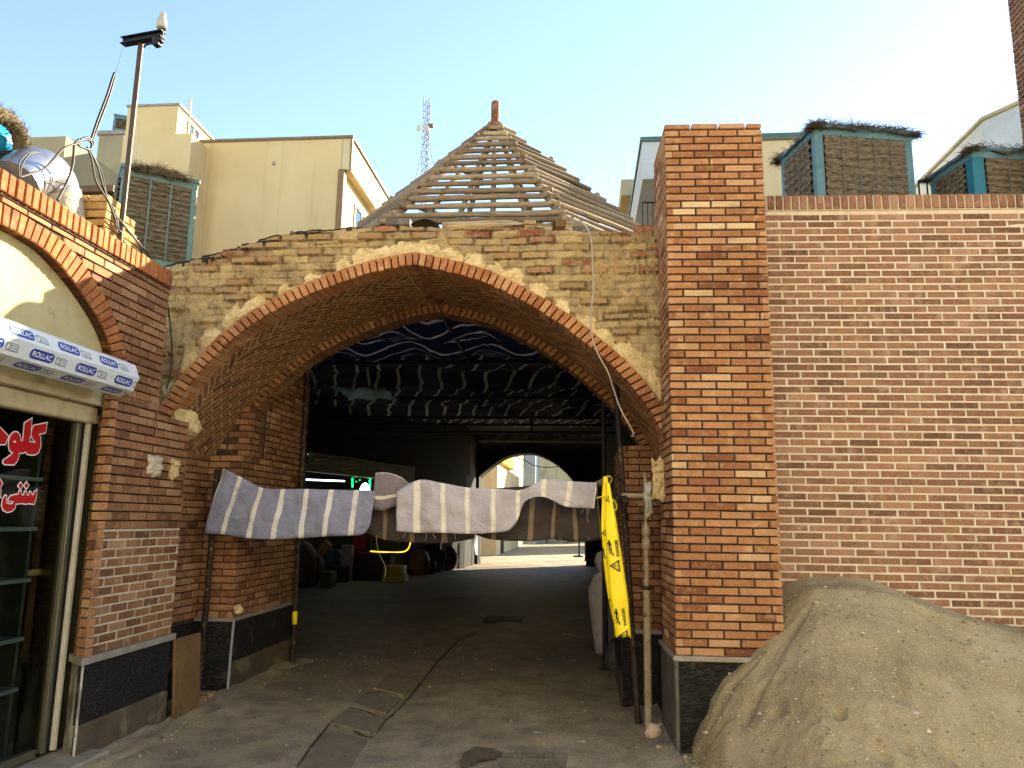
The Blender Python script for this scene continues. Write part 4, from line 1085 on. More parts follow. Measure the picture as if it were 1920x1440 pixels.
for k,(px,py,r_,h) in enumerate(((785,1078,.34,.75),(812,1072,.38,.95),(838,1068,.36,.8),(800,1076,.3,.45),(858,1064,.25,.6))):
    q=gz(px,py); lump('goods_sack','dark lumpy sack in the heap right of the yellow crates','sack',(q.x,q.y,0),r_,r_*.8,h,BK if k%2 else BR,k*3.1,'dark sacks beside the shop')
for k,(px,py) in enumerate(((560,1100),(575,1098))):
    q=gz(px,py); lump('goods_sack','brown sack at the dark left corner beyond the second brick pier','sack',(q.x,q.y,0),.4,.35,1.1-.2*k,BR,k*5.7,'brown sacks beyond the pier')
m_=MB(); 
for k in range(9):
    q=fpx(858+k*.9,1002+k*4.7,.5); q2=fpx(866,1002+k*4.7,.5); 
    m_.box(q,(q2-q)*1.0+fd*.12,fn*.02,UZ*.10)
tag(m_.build('corrugated_sheet',mat_plain('pale_corrugated','#b9bcb8',.4)),'strip of pale corrugated sheet hanging in the dark left of the rear arch','sheet')
# right-hand side of the passage
def pole(nm,label,pts,rd,mt,group=None,extra=None,cat='pole'):
    m_=MB(); m_.tube(pts,rd,10)
    if extra: extra(m_)
    return tag(m_.build(nm,mt),label,cat,group)
pole('steel_pole','dark steel prop standing in the passage behind the yellow tape',[(.262,9.0,0),(.25,9.0,4.25)],.03,M['darksteel'],extra=lambda m_:m_.lathe((.262,9.0,0),[(.075,0),(.075,.012),(.03,.014)],12))
for k,(px,py) in enumerate(((1086,1044),(1104,1060),(1098,1052))):
    q=gz(px,py); 
    pole('steel_pole',['thin prop on a pale foot at the mouth of the rear arch','grey prop nearest the right wall before the rear arch','dark prop between two others before the rear arch'][k],[(q.x,q.y,0),(q.x,q.y,4.2)],.045,[M['darksteel'],M['alu'],M['darksteel']][k],extra=(lambda m_,q=q:m_.lathe((q.x,q.y,0),[(.28,0),(.26,.06),(.05,.07)],12)) if k==0 else (lambda m_,q=q:m_.lathe((q.x,q.y,0),[(.09,0),(.09,.015),(.045,.02)],10)))
SK=mat_plain('dusty_white_sack','#a29a96',.6,var=.3)
m_=MB()
def sack_profile(c,prf):
    Pg=[]
    for i in range(17):
        a=2*math.pi*(i%16)/16; r_=[]
        for rr,z in prf: r_.append(V((c[0]+math.cos(a)*rr*(1+.18*nz(math.cos(a),math.sin(a),z*3)),c[1]+math.sin(a)*rr*.7*(1+.18*nz(math.cos(a)+3,math.sin(a),z*3)),z)))
        Pg.append(r_)
    return Pg
SKX=PY(1133,1160,9.3).x; m_.grid(sack_profile((SKX,9.3,0),[(.0,.10),(.10,.12),(.12,.25),(.15,.42),(.18,.62),(.17,.82),(.12,.98),(.05,1.03),(.09,1.07),(.11,1.15),(.08,1.24),(.0,1.27)]),flip=True)
tag(m_.build('tied_sack',SK),'dusty white tied sack hanging beside the prop behind the yellow tape','sack')
lump('rubble_bag','grey crumpled bag on the ground below the hanging white sack','bag',(PZ(1152,1246).x,9.05,0),.15,.16,.32,mat_plain('grey_bag','#4a4643',.6),3.3)
mb=MB(); q=gz(1165,1245); mb.box((q.x+.02,q.y+.1,0),(.5,0,0),(0,.5,0),(0,0,.36),c=.03); mb.box((q.x,q.y+.08,.36),(.54,0,0),(0,.54,0),(0,0,.03),c=.01); tag(mb.build('black_box',BK),'black box on the ground under the end of the yellow tape','box')
for k,(px,py,w_) in enumerate(((1065,1190,.07),(1010,1237,.035),(1008,1376,.03),(1090,1395,.03),(715,1303,.03),(1075,1240,.03))):
    q=gz(px,py); m_=MB(); z=ground_h(q.x,q.y)
    Pg=[[V((q.x+w_*(i/3-.5)*2,q.y+w_*.7*(j/2-.5),z+.006+.012*abs(nz(i*.7,j*.9,k)))) for j in range(3)] for i in range(4)]
    m_.grid(Pg,flip=False); 
    tag(m_.build('paper_scrap',M['plastic_white']),['largest white paper scrap on the dark passage floor','small white scrap on the dark floor below the larger one','tiny pale scrap on the dusty road near the drain','tiny pale scrap on the road toward the right kerb','tiny pale scrap left of the sunken slabs','small pale scrap near the foot of the prop'][k],'litter')
# manhole cover inside
q=gz(945,1160); m_=MB(); z=.012
m_.box((q.x-.32,q.y-.35,-.05),(.64,0,0),(0,.7,0),(0,0,.058),c=.006)
for k in range(6): m_.box((q.x-.28,q.y-.29+k*.1,.008),(.56,0,0),(0,.05,0),(0,0,.006))
tag(m_.build('manhole_cover',mat_rough('cast_iron','#35322e','#29261f',9,60,metal=.4,rough=.6)),'square iron manhole cover in the dark floor of the passage','manhole cover')

mb=MB(); mb.box((-9.3,9.7,4.80),(5.25,0,0),(0,19.0,0),(0,0,.1)); mb.build('flat_roof',M['darkwall2'],ic)  # unseen slab added above the tarps to keep daylight out of the passage
mb=MB(); mb.box((-4.04,12.6,4.80),(5.1,0,0),(0,16.1,0),(0,0,.1)); mb.build('flat_roof',M['darkwall2'],ic)  # second unseen slab, added to block light over the rest
# ------------------------------------------------------------------ log pyramid
XC,SE,YF0,ZB0,ZA=-1.19,2.06,8.12,4.84,7.02
AP=V((XC,YF0+.866*SE,ZA)); cy=AP.y
cor=[V((XC+SE*math.cos(R(60*i))*(1.30 if i in (0,3) else 1),cy+SE*math.sin(R(60*i))*(1 if i in (0,3) else 1),ZB0)) for i in range(6)]   # 0 right,1 back right,2 back left,3 left,4 front left,5 front right
rf=thing('log_roof','unfinished pyramid roof of stacked peeled logs with a brick finial, rising behind the arch','roof',(XC,cy,ZB0))
def log(a,b,r0,r1,nm='roof_log',seed=0,over=.05):
    m_=MB(); d=(b-a); l=d.length; u=d.normalized(); a=a-u*over*rng.uniform(.3,1.4); b=b+u*over*rng.uniform(.3,1.4)
    n=9; pts=[];rr=[]; s1=rng.uniform(0,99); h=V((0,0,1)); sd=u.cross(h)
    for i in range(n):
        t=i/(n-1); env=math.sin(math.pi*t)
        pts.append(a.lerp(b,t)+h*.022*nz(t*2.2,s1)*(l/2)+sd*.02*nz(t*2.2,s1+9)*(l/2)); rr.append(lerp(r0,r1,t)*(1+.10*nz(t*5,s1+3)))
    m_.tube(pts,rr,9,r=rng.random()); return m_.build(nm,M['log'],rf)
hips=[c for c in cor]
def face(i,j,n,rad,t0=.0,lift=0.045):
    A,B=cor[i],cor[j]; nn=((B-A).cross(AP-A)).normalized()
    if nn.z<0: nn=-nn
    for k in range(n):
        t=t0+(1-t0)*k/n*.985+rng.uniform(-.009,.009)
        p=A.lerp(AP,t)+nn*lift; q=B.lerp(AP,t)+nn*lift
        rr=rad*(1.0-.18*t)*rng.uniform(.88,1.1)
        if rng.random()<.5: p,q=q,p
        log(p,q,rr*1.08,rr*.88,over=.09*(1-.5*t))
face(4,5,15,.038,.0); face(5,0,15,.037,.0,.05); face(3,4,15,.039,.0,.05)
face(0,1,4,.04); face(1,2,3,.04); face(2,3,4,.04)
for c in cor:
    m_=MB(); m_.tube([c,AP-(AP-c).normalized()*.05],[.05,.035],8,r=.3); m_.build('hip_rafter',M['log'],rf)
for i,j in ((4,5),(5,0),(3,4)):
    for t in ((.2,.4,.6,.8) if (i,j)==(4,5) else (.33,.66)):
        a=cor[i].lerp(cor[j],t); k=1-abs(2*t-1); top=a.lerp(AP,.30+.60*k)
        m_=MB(); m_.tube([a,top],[.035,.03],7,r=.2); m_.build('rafter',M['log'],rf)
m_=MB(); m_.lathe(AP-UZ*.10,[(0,0),(.14,.02),(.11,.10),(.060,.13),(.058,.42),(.05,.44),(0,.445)],14); m_.build('brick_finial',M['oldred'],rf)
m_=MB()
for i in range(6):
    a,b=cor[i],cor[(i+1)%6]; a2=V((XC,cy,ZB0)).lerp(a,.97);b2=V((XC,cy,ZB0)).lerp(b,.97)
    m_.tube([a2-UZ*.07,b2-UZ*.07],.06,8,r=.4)
m_.build('ring_beam',M['log'],rf)
m_=MB()                                                          # drum wall under the roof
for i in range(6):
    a,b=[V((XC,cy,0)).lerp(V((c.x,c.y,0)),.90) for c in (cor[i],cor[(i+1)%6])]
    m_.poly([a+UZ*4.5,b+UZ*4.5,b+UZ*(ZB0-.12),a+UZ*(ZB0-.12)])
m_.build('drum_wall',M['oldmortar'],rf)
# bits lying on top of the old wall
def loose(nm,label,cat,px0,px1,pyb,pyt,Y,dep,mt,group=None,c=.008,tilt=0):
    a=PY(px0,pyb,Y);b=PY(px1,pyb,Y);h=PY(px0,pyt,Y).z-a.z; m_=MB(); m_.box(a,b-a,V((0,dep,0)),V((0,0,h)),rng.random(),0,0,c); return tag(m_.build(nm,mt),label,cat,group)
loose('concrete_block','grey concrete block lying on the wall top at the left foot of the log roof','block',723,768,422,408,6.42,.2,M['slab'])
loose('loose_brick','yellowish loose brick standing on the wall top left of the plastic sheet','brick',982,1004,427,412,6.40,.12,M['oldyellow'],'loose bricks on the wall top')
loose('loose_brick','grey broken brick lying on the wall top beside the pale hose','brick',1073,1112,436,424,6.38,.12,M['slab'],'loose bricks on the wall top')
loose('loose_brick','red brick end on the wall top against the tall pillar','brick',1190,1234,440,421,6.38,.14,M['oldred'],'loose bricks on the wall top')
m_=MB(); a=PY(1010,426,6.5);b=PY(1058,408,6.5); m_.box(a,(b.x-a.x,0,0),(0,.4,.0),(0,0,.008)); 
Pg=[[V((lerp(PY(945,422,6.4).x,PY(1092,418,6.4).x,i/14),6.38+.06*j,PY(1000,424,6.4).z+.012*j+.028*abs(nz(i*.6,j*.7,2))+.03*(i/14))) for j in range(7)] for i in range(15)]
m_=MB(); m_.grid(Pg); tag(m_.build('plastic_sheet',M['plastic_white']),'white plastic sheet lying on the wall top below the log roof','plastic sheet')
m_=MB(); a=PY(1042,424,6.36); m_.box(a,V((.09,0,0)),V((-.05,.3,.02)),V((0,0,.062)),c=.004); tag(m_.build('timber_offcut',M['wood']),'short timber offcut on the plastic sheet at the wall top','timber')
Pg=[[V((lerp(PY(770,420,6.42).x,PY(822,420,6.42).x,i/8),6.40+.05*j,PY(790,421,6.42).z+.045*math.sin(math.pi*i/8)*(1-.1*j))) for j in range(5)] for i in range(9)]
m_=MB(); m_.grid(Pg); tag(m_.build('black_sheet',M['tar']),'black plastic scrap bunched on the wall top beside the concrete block','plastic sheet')
m_=MB(); m_.tube([PY(830,424,6.5),PY(950,421,6.5),PY(1000,428,6.5)],[.04,.042,.036],8,r=.9); tag(m_.build('fallen_log',M['log']),'single pale log lying on the wall top in front of the roof','log')
hp=[PY(1065,421,6.40),PY(1082,415,6.33),PY(1098,423,6.25),PY(1108,447,6.22),PY(1111,490,6.22),PY(1113,540,6.22),PY(1108,590,6.22),PY(1110,630,6.21),PY(1122,665,6.20),PY(1140,698,6.21),PY(1152,735,6.30),PY(1165,770,6.30),PY(1183,802,6.30),PY(1188,815,6.30),PY(1184,818,6.32)]
m_=MB(); m_.tube(crom(hp,5),.007,7); tag(m_.build('hose',M['clear_tube']),'thin pale hose hanging from the wall top down across the right half of the arch','hose')
# ------------------------------------------------------------------ scaffold tubes, cloth, tape
def coupler(m_,c,ax,r=.04,l=.07):
    ax=V(ax).normalized(); m_.lathe(V(c)-ax*l/2,[(.026,0),(r,.0),(r,l),(.026,l)],10,ax)
    s=ax.cross(V((0,1,0)) if abs(ax.y)<.9 else V((1,0,0))).normalized(); m_.tube([V(c)+s*r*.8,V(c)+s*(r+.05)],.008,6); m_.lathe(V(c)+s*(r+.015),[(.0,0),(.014,0),(.014,.014),(0,.014)],6,s)
sp1=thing('scaffold_pole','rusty brown scaffold pole leaning from the right side of the arch down to the kerb','scaffold pole',(.46,6.60,0))
a=V((.452,6.62,-.01)); top=PY(1150,655,6.95)
m_=MB(); pts=[a.lerp(top,i/10)+V((.004*nz(i,1),.004*nz(i,2),0)) for i in range(11)]; m_.tube(pts,.026,12); m_.build('tube',M['steel'],sp1)
m_=MB(); c=a.lerp(top,.59); m_.tube([a.lerp(top,.715),a.lerp(top,1.0)],.0275,12); m_.build('black_sleeve',M['black_rubber'],sp1)
m_=MB(); cz=1.80; c=a.lerp(top,cz/top.z); coupler(m_,c,(top-a)); m_.build('clamp',M['steel'],sp1)
sp2=thing('scaffold_pole','plaster-spattered adjustable prop with screw collar standing at the pillar foot','scaffold pole',(.515,6.44,0))
m_=MB(); m_.tube([(.515,6.44,0),(.518,6.44,1.08)],.030,12); m_.build('outer_tube',M['steel_pale'],sp2)
m_=MB(); m_.tube([(.518,6.44,1.06),(.520,6.44,1.42)],.021,12); m_.build('inner_tube',M['steel_pale'],sp2)
m_=MB(); m_.lathe((.518,6.44,1.07),[(.03,0),(.045,.005),(.045,.02),(.03,.03)],12); m_.tube([(.46,6.43,1.085),(.575,6.45,1.09)],.006,6); m_.build('collar',M['steel'],sp2)
m_=MB(); m_.lathe((.520,6.44,1.38),[(.022,0),(.034,.01),(.034,.07),(.024,.09),(.024,.11),(.033,.12),(.033,.17),(.014,.2),(.012,.62)],12); m_.build('screw_head',M['steel_pale'],sp2)
m_=MB(); m_.lathe((.515,6.44,-.01),[(.08,0),(.08,.012),(.03,.016)],10); m_.build('foot_plate',M['steel'],sp2)
m_=MB(); m_.tube([PY(1160,928,6.55),PY(1212,930,6.42)],.020,10); m_.lathe(PY(1203,930,6.42),[(.021,0),(.036,.02),(.04,.05),(0,.055)],12,V((1,0,0))); m_.tube([PY(1213,930,6.42)+UZ*.11,PY(1213,930,6.42)-UZ*.10],[.02,.024],10)
m_.build('cross_piece',M['steel_pale'],sp2)
# horizontal tube pointing at the viewer
hpipe=thing('scaffold_tube','short open-ended tube pointing out of the passage with yellow tape knotted on it','scaffold tube',(.2,6.3,1.9))
e0=PY(1141,899,6.26); e1=V((e0.x-.16,e0.y+1.15,e0.z-.03))
m_=MB(); ax=(e1-e0).normalized(); L_=(e1-e0).length
m_.lathe(e0,[(.021,.25),(.021,0),(.0285,0),(.0285,L_),(0,L_)],18,ax,sm=False); m_.build('tube',M['steel_pale'],hpipe)
m_=MB(); m_.lathe(e0+ax*.2,[(0,0),(.021,0)],14,ax); m_.build('tube_shadow',M['black_rubber'],hpipe)
m_=MB(); cc=PY(1163,937,6.50); coupler(m_,cc,(1,.2,0),.034,.09); coupler(m_,cc+V((-.05,.06,.03)),(0,1,0),.045,.08); m_.tube([PY(1172,938,6.38),PY(1150,935,6.62)],[.022,.022],10); m_.build('swivel_clamp',M['steel'],hpipe)
m_=MB(); a=PY(1128,918,6.85); b=PY(400,935,6.95); m_.tube([a,a.lerp(b,.33)-UZ*.015,a.lerp(b,.66)-UZ*.02,b],.012,8); tag(m_.build('support_rail',M['steel']),'thin rail across the passage carrying the striped canvas','rail')
lp=thing('scaffold_pole','rusty prop leaning against the left pier below the lilac canvas','scaffold pole',(-3.51,7.22,0))
a=V((-3.50,7.20,.06)); b=PY(408,880,7.0)
m_=MB(); m_.tube([a.lerp(b,i/8) for i in range(9)],.028,12); m_.build('tube',M['steel'],lp)
m_=MB(); m_.lathe(a-UZ*.01,[(.06,0),(.06,.01),(.028,.013)],10); m_.build('foot_plate',M['steel'],lp)
lp2=thing('scaffold_pole','mottled dark prop with a yellow band standing behind the second pier','scaffold pole',(-3.22,8.75,0))
m_=MB(); m_.tube([(-3.20,8.75,0),(-3.24,8.75,4.2)],.026,12); m_.build('tube',M['steel'],lp2)
m_=MB(); m_.lathe((-3.205,8.75,.42),[(.027,0),(.029,.0),(.029,.14),(.027,.14)],12); m_.build('yellow_band',M['tape'],lp2)
m_=MB(); a=PZ(428,1297,0); m_.tube([(a.x,7.27,0),(a.x+.005,7.27,.40),(a.x+.012,7.27,.645)],.013,8); tag(m_.build('conduit',mat_plain('pale_grey_conduit','#8f959a',.4)),'pale grey conduit rising up the corner of the left pier','conduit')

def strip_cloth(nm,label,cols,Y,mt,sub=8,nv=14,wav=.02,seed=0,thick=.0015,curl=0,us=None):
    """cols: (px_top, py_top, px_bot, py_bot) at successive stripes"""
    T=[PY(c[0],c[1],Y(c[0])) for c in cols]; B=[PY(c[2],c[3],Y(c[2])) for c in cols]
    Tc=crom(T,sub);Bc=crom(B,sub); us=us or list(range(len(cols)))
    Uc=[]
    for i in range(len(us)-1): Uc+=[lerp(us[i],us[i+1],k/sub) for k in range(sub)]
    Uc.append(us[-1]); Pg=[];U=[]
    for i,(t,b,u) in enumerate(zip(Tc,Bc,Uc)):
        pr=[];ur=[]
        for j in range(nv+1):
            v=j/nv; p=t.lerp(b,v); bul=wav*(math.sin(v*math.pi)*.2+.55*(.5-abs(nz(u*1.1+v*.9,v*1.5-u*.3,seed+11))*2)+.3*(.5-abs(nz(u*2.6-v*2,v*3.1,seed+13))*2)+.9*nz(u*.9,v*1.6,seed)+.45*nz(u*2.1,v*3.1,seed+3)+.2*nz(u*5,v*6,seed+5))
            dx=.010*nz(u*.8,v*2.2,seed+8)
            pr.append(p+V((dx if 0<i<len(Tc)-1 else dx*.4,-bul-curl*(1-v)**3*.05,0))); ur.append((u,v))
        Pg.append(pr);U.append(ur)
    m_=MB(); m_.grid(Pg,UV=U)
    o=m_.build(nm,mt); md=o.modifiers.new('thickness','SOLIDIFY'); md.thickness=thick; md.offset=0
    return tag(o,label,'canvas')
Yc=lambda px: lerp(6.95,6.62,(px-385)/740)
strip_cloth('striped_canvas','lilac-grey striped canvas sheet slung across the left half of the passage',[(420,878,383,1000),(452,894,417,1002),(490,914,464,1009),(531,917,512,1011),(577,917,563,1009),(622,918,608,1006),(668,919,656,1004),(694,919,681,1001),(703,925,694,985)],Yc,M['cloth_left'],wav=.028,seed=3,us=[0.02,1,2,3,4,5,6,6.55,6.75])
strip_cloth('striped_canvas','pale mauve striped canvas with brown stain and torn ragged hem in the middle',[(742,922,743,996),(784,900,783,999),(832,906,832,999),(876,914,877,1001),(924,916,924,999),(957,918,955,994),(972,919,971,974),(990,914,985,940),(1021,898,1020,932),(1069,902,1063,950),(1119,905,1114,953)],lambda x:Yc(x)-.05,M['cloth_right'],wav=.028,seed=9,us=[.52,1,2,3,4,4.72,5,5.4,6,7,8])
strip_cloth('striped_canvas','dark brown striped canvas hanging behind the pale piece on the right',[(880,915,892,1003),(930,915,925,1012),(1000,910,995,1015),(1043,908,1035,1011),(1073,906,1080,1016),(1120,908,1128,1012)],lambda x:Yc(x)+.14,M['cloth_back'],wav=.03,seed=14)
strip_cloth('striped_canvas','dark hem of a brown canvas below the mauve sheet and the lilac sheet',[(680,960,686,1000),(720,930,722,1012),(770,930,772,1017),(830,940,835,1018),(895,960,890,1010)],lambda x:Yc(x)+.16,M['cloth_back'],wav=.03,seed=21)
fo_=[(704,887,700,955),(722,886,720,957),(738,889,738,950),(756,897,756,945),(772,912,770,940)]
T=[PY(a,b,Yc(a)+.06) for a,b,_,_ in fo_];B=[PY(c,d,Yc(c)+.06) for _,_,c,d in fo_]; Tc=crom(T,5);Bc=crom(B,5)
m_=MB(); m_.grid([[t.lerp(b,j/10)+V((0,-.03*math.sin(math.pi*j/10)+.01*nz(i*.4,j*.4),0)) for j in range(11)] for i,(t,b) in enumerate(zip(Tc,Bc))],UV=[[(i/20,.03+1.45*j/10) for j in range(11)] for i in range(len(Tc))])
o=m_.build('striped_canvas',M['cloth_flap']); md=o.modifiers.new('thickness','SOLIDIFY'); md.thickness=.003; tag(o,'grey canvas flap with level pale stripes folded up between the two large sheets','canvas')
m_=MB()                                                          # torn threads
for k,(px,py,dx,dy) in enumerate(((831,1000,-4,30),(1100,950,3,30),(1103,948,-2,16),(900,1040,2,18),(705,1003,16,80),(800,1001,-3,12),(812,1001,4,9),(852,1001,3,10),(760,998,-3,10),(1108,950,-6,14),(1096,951,-5,12))):
    Yt=Yc(px)-.04; m_.tube(crom([PY(px,py,Yt),PY(px+dx*.3,py+dy*.4,Yt-.01),PY(px+dx*(.5 if k%2 else 1.1),py+dy*.75,Yt),PY(px+dx,py+dy,Yt)],4),.0016,4)
tag(m_.build('loose_thread',mat_plain('pale_thread','#b7ad9a',.6,var=0)),'loose pale threads trailing from the torn hems of the striped canvas','thread',kind='stuff')

YT=6.235
def edge(tab,y): return interp(y,[(b,a) for a,b in tab])
Lm=[(1137,908),(1136,950),(1135,984),(1138,1050),(1144,1115),(1150,1160),(1154,1198)]
Rm=[(1143,905),(1150,945),(1155,971),(1167,1049),(1177,1116),(1182,1180),(1183,1192)]
Lb=[(1131,893),(1129,924),(1127,984),(1132,1060),(1140,1120),(1150,1166)]
Rb=[(1140,900),(1142,950),(1144,1000),(1146,1080),(1152,1140),(1154,1166)]
def tstrip(m_,Lt,Rt,y0,y1,Y,n=40,nu=6,bow=.012,ragged=0):
    Pg=[]
    for i in range(nu+1):
        r_=[]
        for j in range(n+1):
            y=lerp(y0,y1,j/n); s=i/nu
            yy=y+(ragged*math.sin(i*2.4) if j==n else 0)
            p=PY(lerp(edge(Lt,y),edge(Rt,y),s),yy,Y-bow*math.sin(math.pi*s)-.01*nz(y*.03,s*2,1)); r_.append(p)
        Pg.append(r_)
    m_.grid(Pg)
tp_=thing('caution_tape','length of yellow warning tape tied to the tube end, printed with black triangles and DANGER','caution tape',PY(1150,1195,YT))
m_=MB(); tstrip(m_,Lm,Rm,906,1194,YT,ragged=4); o=m_.build('front_strip',M['tape'],tp_); md=o.modifiers.new('th','SOLIDIFY'); md.thickness=.0012
m_=MB(); tstrip(m_,Lb,Rb,893,1164,YT+.035); o=m_.build('back_strip',M['tape'],tp_); md=o.modifiers.new('th','SOLIDIFY'); md.thickness=.0012
m_=MB(); q=e0+ax*.03
m_.lathe(q-ax*.028,[(.030,0),(.034,.01),(.033,.04),(.030,.055)],18,ax); m_.tube(crom([q+V((-.02,-.02,.01)),q+V((-.015,-.034,-.03)),q+V((-.01,-.03,-.07))],4),[.012]*9,8)
m_.tube(crom([PY(1120,934,6.4),PY(1127,932,6.28),PY(1134,930,6.25)],4),.008,6); m_.tube(crom([PY(1146,935,6.3),PY(1153,940,6.34),PY(1156,953,6.36),PY(1150,958,6.36)],4),.007,6)
m_.build('knot',M['tape'],tp_)
m_=MB(); YK=YT-.0155-.006
dt=text_mesh('DANGER',.035); kt=text_mesh('\ufeae\ufec4\ufea7',.085)
def ppx(p): return PY(p[0],p[1],YK)
def tri(pts,w=.16):
    c=(sum(p[0] for p in pts)/3,sum(p[1] for p in pts)/3); inn=[(lerp(p[0],c[0],.34),lerp(p[1],c[1],.34)) for p in pts]
    for i in range(3): j=(i+1)%3; m_.poly([ppx(pts[i]),ppx(inn[i]),ppx(inn[j]),ppx(pts[j])],m=0)
    a,b=pts[0],((pts[1][0]+pts[2][0])/2,(pts[1][1]+pts[2][1])/2)
    g=lambda t:(lerp(a[0],b[0],t),lerp(a[1],b[1],t))
    def bar(t0,t1,hw):
        p,q=g(t0),g(t1); m_.poly([ppx((p[0],p[1]-hw)),ppx((p[0],p[1]+hw)),ppx((q[0],q[1]+hw*.6)),ppx((q[0],q[1]-hw*.6))],m=0)
    bar(.40,.66,1.3); bar(.72,.80,1.2)
def vtext(tm,x0,y0,x1,y1,xw0,xw1):                               # reads upwards: u up the tape, v towards its right edge... rotated a quarter turn
    o=ppx((x0,y0)); u=ppx((x1,y1))-o; v=ppx((xw0,xw1))-o; vs_,fs_=tm
    m_.shape([o+u*p.x+v*p.y for p in vs_],fs_,0,0)
vtext(dt,1162,1043,1158,1011,1156,1043.6); vtext(kt,1152,1043,1147,1012,1142,1043)
tri([(1143,1061),(1163,1073),(1161,1049)])
vtext(dt,1175,1172,1171,1139,1169.5,1173); vtext(kt,1164,1172,1160,1141,1154.5,1172)
tri([(1155,1196),(1178,1196),(1176,1181)]); tri([(1134,939),(1143,942),(1141,929)])
m_.build('printing',M['black_ink'],tp_)
m_=MB(); YK=YT+.035-.017; tri([(1128.5,1000),(1136,1006),(1135,992)]); vtext(kt,1137,1048,1134,1026,1130,1048); tri([(1141,1126),(1146,1129),(1145,1121)]); m_.build('printing',M['black_ink'],tp_)

# ------------------------------------------------------------------ things on the ground, left and right
m_=MB(); a=V((-3.215,6.26,0)); b=V((-3.10,6.60,0)); 
q0=PX(318,1360,-3.24)
m_.box((-3.205,6.215,.0),(.01,.40,0),(-.022,0,0),(-.045,.0,.62),c=.003)
pk=m_.build('plywood_board',M['wood']); tag(pk,'brown plywood board leaning in the gap behind the left brick pier','board')
m_=MB(); m_.box((-3.46,6.93,.0),(.21,.03,0),(-.02,.10,0),(0,0,.055),.5,0,0,.006); tag(m_.build('loose_brick',M['oldyellow']),'pale brick lying under the foot of the leaning left prop','brick')
m_=MB(); m_.box((-3.36,6.83,.0),(.11,.01,0),(-.02,.07,0),(0,0,.06),.5,0,0,.006); tag(m_.build('loose_brick',M['oldred']),'red half brick on the ground in front of the leaning left prop','brick')
def chunk(nm,label,cat,c,r,mt,seed,sq=(1,1,.7),group=None):
    bm=bmesh.new(); bmesh.ops.create_icosphere(bm,subdivisions=3,radius=1)
    m_=MB(); vs=[]
    for v in bm.verts:
        d=v.co; k=1+.35*nz(d.x*1.3,d.y*1.3,d.z*1.3+seed)+.18*nz(d.x*3,d.y*3,d.z*3+seed)
        vs.append(V((c[0]+d.x*r*sq[0]*k,c[1]+d.y*r*sq[1]*k,c[2]+d.z*r*sq[2]*k)))
    m_.shape(vs,[tuple(v.index for v in f.verts) for f in bm.faces],.5,0); bm.free()
    return tag(m_.build(nm,mt),label,cat,group)
chunk('stone','pale stone wedged on the ledge at the corner of the left pier',"stone",tuple(PY(446,1143,7.24)),.045,M['clay'],2,(1,.8,1))
q=PZ(1224,1386,.0); chunk('plaster_lump','pinkish white lump of plaster at the foot of the two right props','plaster lump',(q.x,q.y,.05),.065,mat_rough('pink_plaster','#d8c4b0','#c2a892',8,40),4,(.9,.9,1.0))
q=PZ(1243,1370,.0); chunk('plaster_lump','small white plaster crumb beside the pillar slab','plaster lump',(q.x-.01,q.y,.03),.035,M['plaster'],7)
q=PZ(1243,1410,.0); chunk('plaster_lump','small pale crumb on the kerb dirt in front of the pillar slab','plaster lump',(q.x-.03,q.y,.03),.022,M['plaster'],8)
q=PY(1711,1252,5.05); h_=sand_h(q.x,5.05); chunk('pebble','pinkish chip lying on the face of the sand heap','pebble',(q.x,5.05,h_+.004),.018,mat_plain('pink_chip','#c9b0ac',.6),3,(1.3,1,.5))
# dripping plaster on the masonry
def splat(nm,label,cx,cy_,w,h,Y,mt,seed,drip=True):
    m_=MB(); n1,n2=26,30; Pg=[]
    for i in range(n1+1):
        r_=[]
        for j in range(n2+1):
            s=i/n1*2-1; t=j/n2*2-1
            ang=math.atan2(t,s); rr=max(abs(s),abs(t)); lim=.72+.28*nz(math.cos(ang)*1.6,math.sin(ang)*1.6,seed)+.12*nz(math.cos(ang)*5,math.sin(ang)*5,seed)
            x=s*w*lim*(.6+.4*rr); z=t*h*lim
            q=PY(cx,cy_,Y); e=1-rr**2
            r_.append(V((q.x+x,Y+.004-(.012+.05*abs(fbm(x*9,z*9,seed,1,4))+.012*nz(x*40,z*40,seed))*e**.5,q.z+z)))
        Pg.append(r_)
    m_.grid(Pg); return tag(m_.build(nm,mt),label,'plaster lump')
m_=MB()
splat('plaster_splash','pale lump of plaster stuck to the pillar side above the prop head',1236,895,.075,.21,6.24,M['clay'],3)
splat('plaster_splash','grey-white plaster drip hanging on the pipe clamp at the pillar',1216,935,.045,.17,6.36,M['insul'],6)
def splat_x(nm,label,px,py,w,h,X,mt,seed):
    m_=MB(); n=24; Pg=[]; q=PX(px,py,X)
    for i in range(n+1):
        r_=[]
        for j in range(n+1):
            s=i/n*2-1;t=j/n*2-1; ang=math.atan2(t,s); rr=max(abs(s),abs(t)); lim=.72+.3*nz(math.cos(ang)*1.6,math.sin(ang)*1.6,seed)+.1*nz(math.cos(ang)*5,math.sin(ang)*5,seed); e=1-rr**2
            y=s*w*lim;z=t*h*lim; r_.append(V((X-.003+(.022+.06*abs(fbm(y*12,z*12,seed,1,4)))*e**.5,q.y+y,q.z+z)))
        Pg.append(r_)
    m_.grid(Pg); return tag(m_.build(nm,mt),label,'plaster lump')
splat_x('plaster_splash','pale plaster lump stuck on the left pier below the arch foot',289,873,.125,.105,LX,mat_rough('pale_plaster_lump','#d8cdb4','#bfb092',9,60,bump=.6),12)
splat_x('plaster_splash','clay smear on the left pier corner below the arch ring',325,880,.07,.10,LX,M['clay'],15)
chunk('masonry_rubble','ragged brick and clay rubble under the left foot of the arch ring','rubble',(-3.44,6.42,2.38),.16,M['clay'],5,(.9,.7,.8))
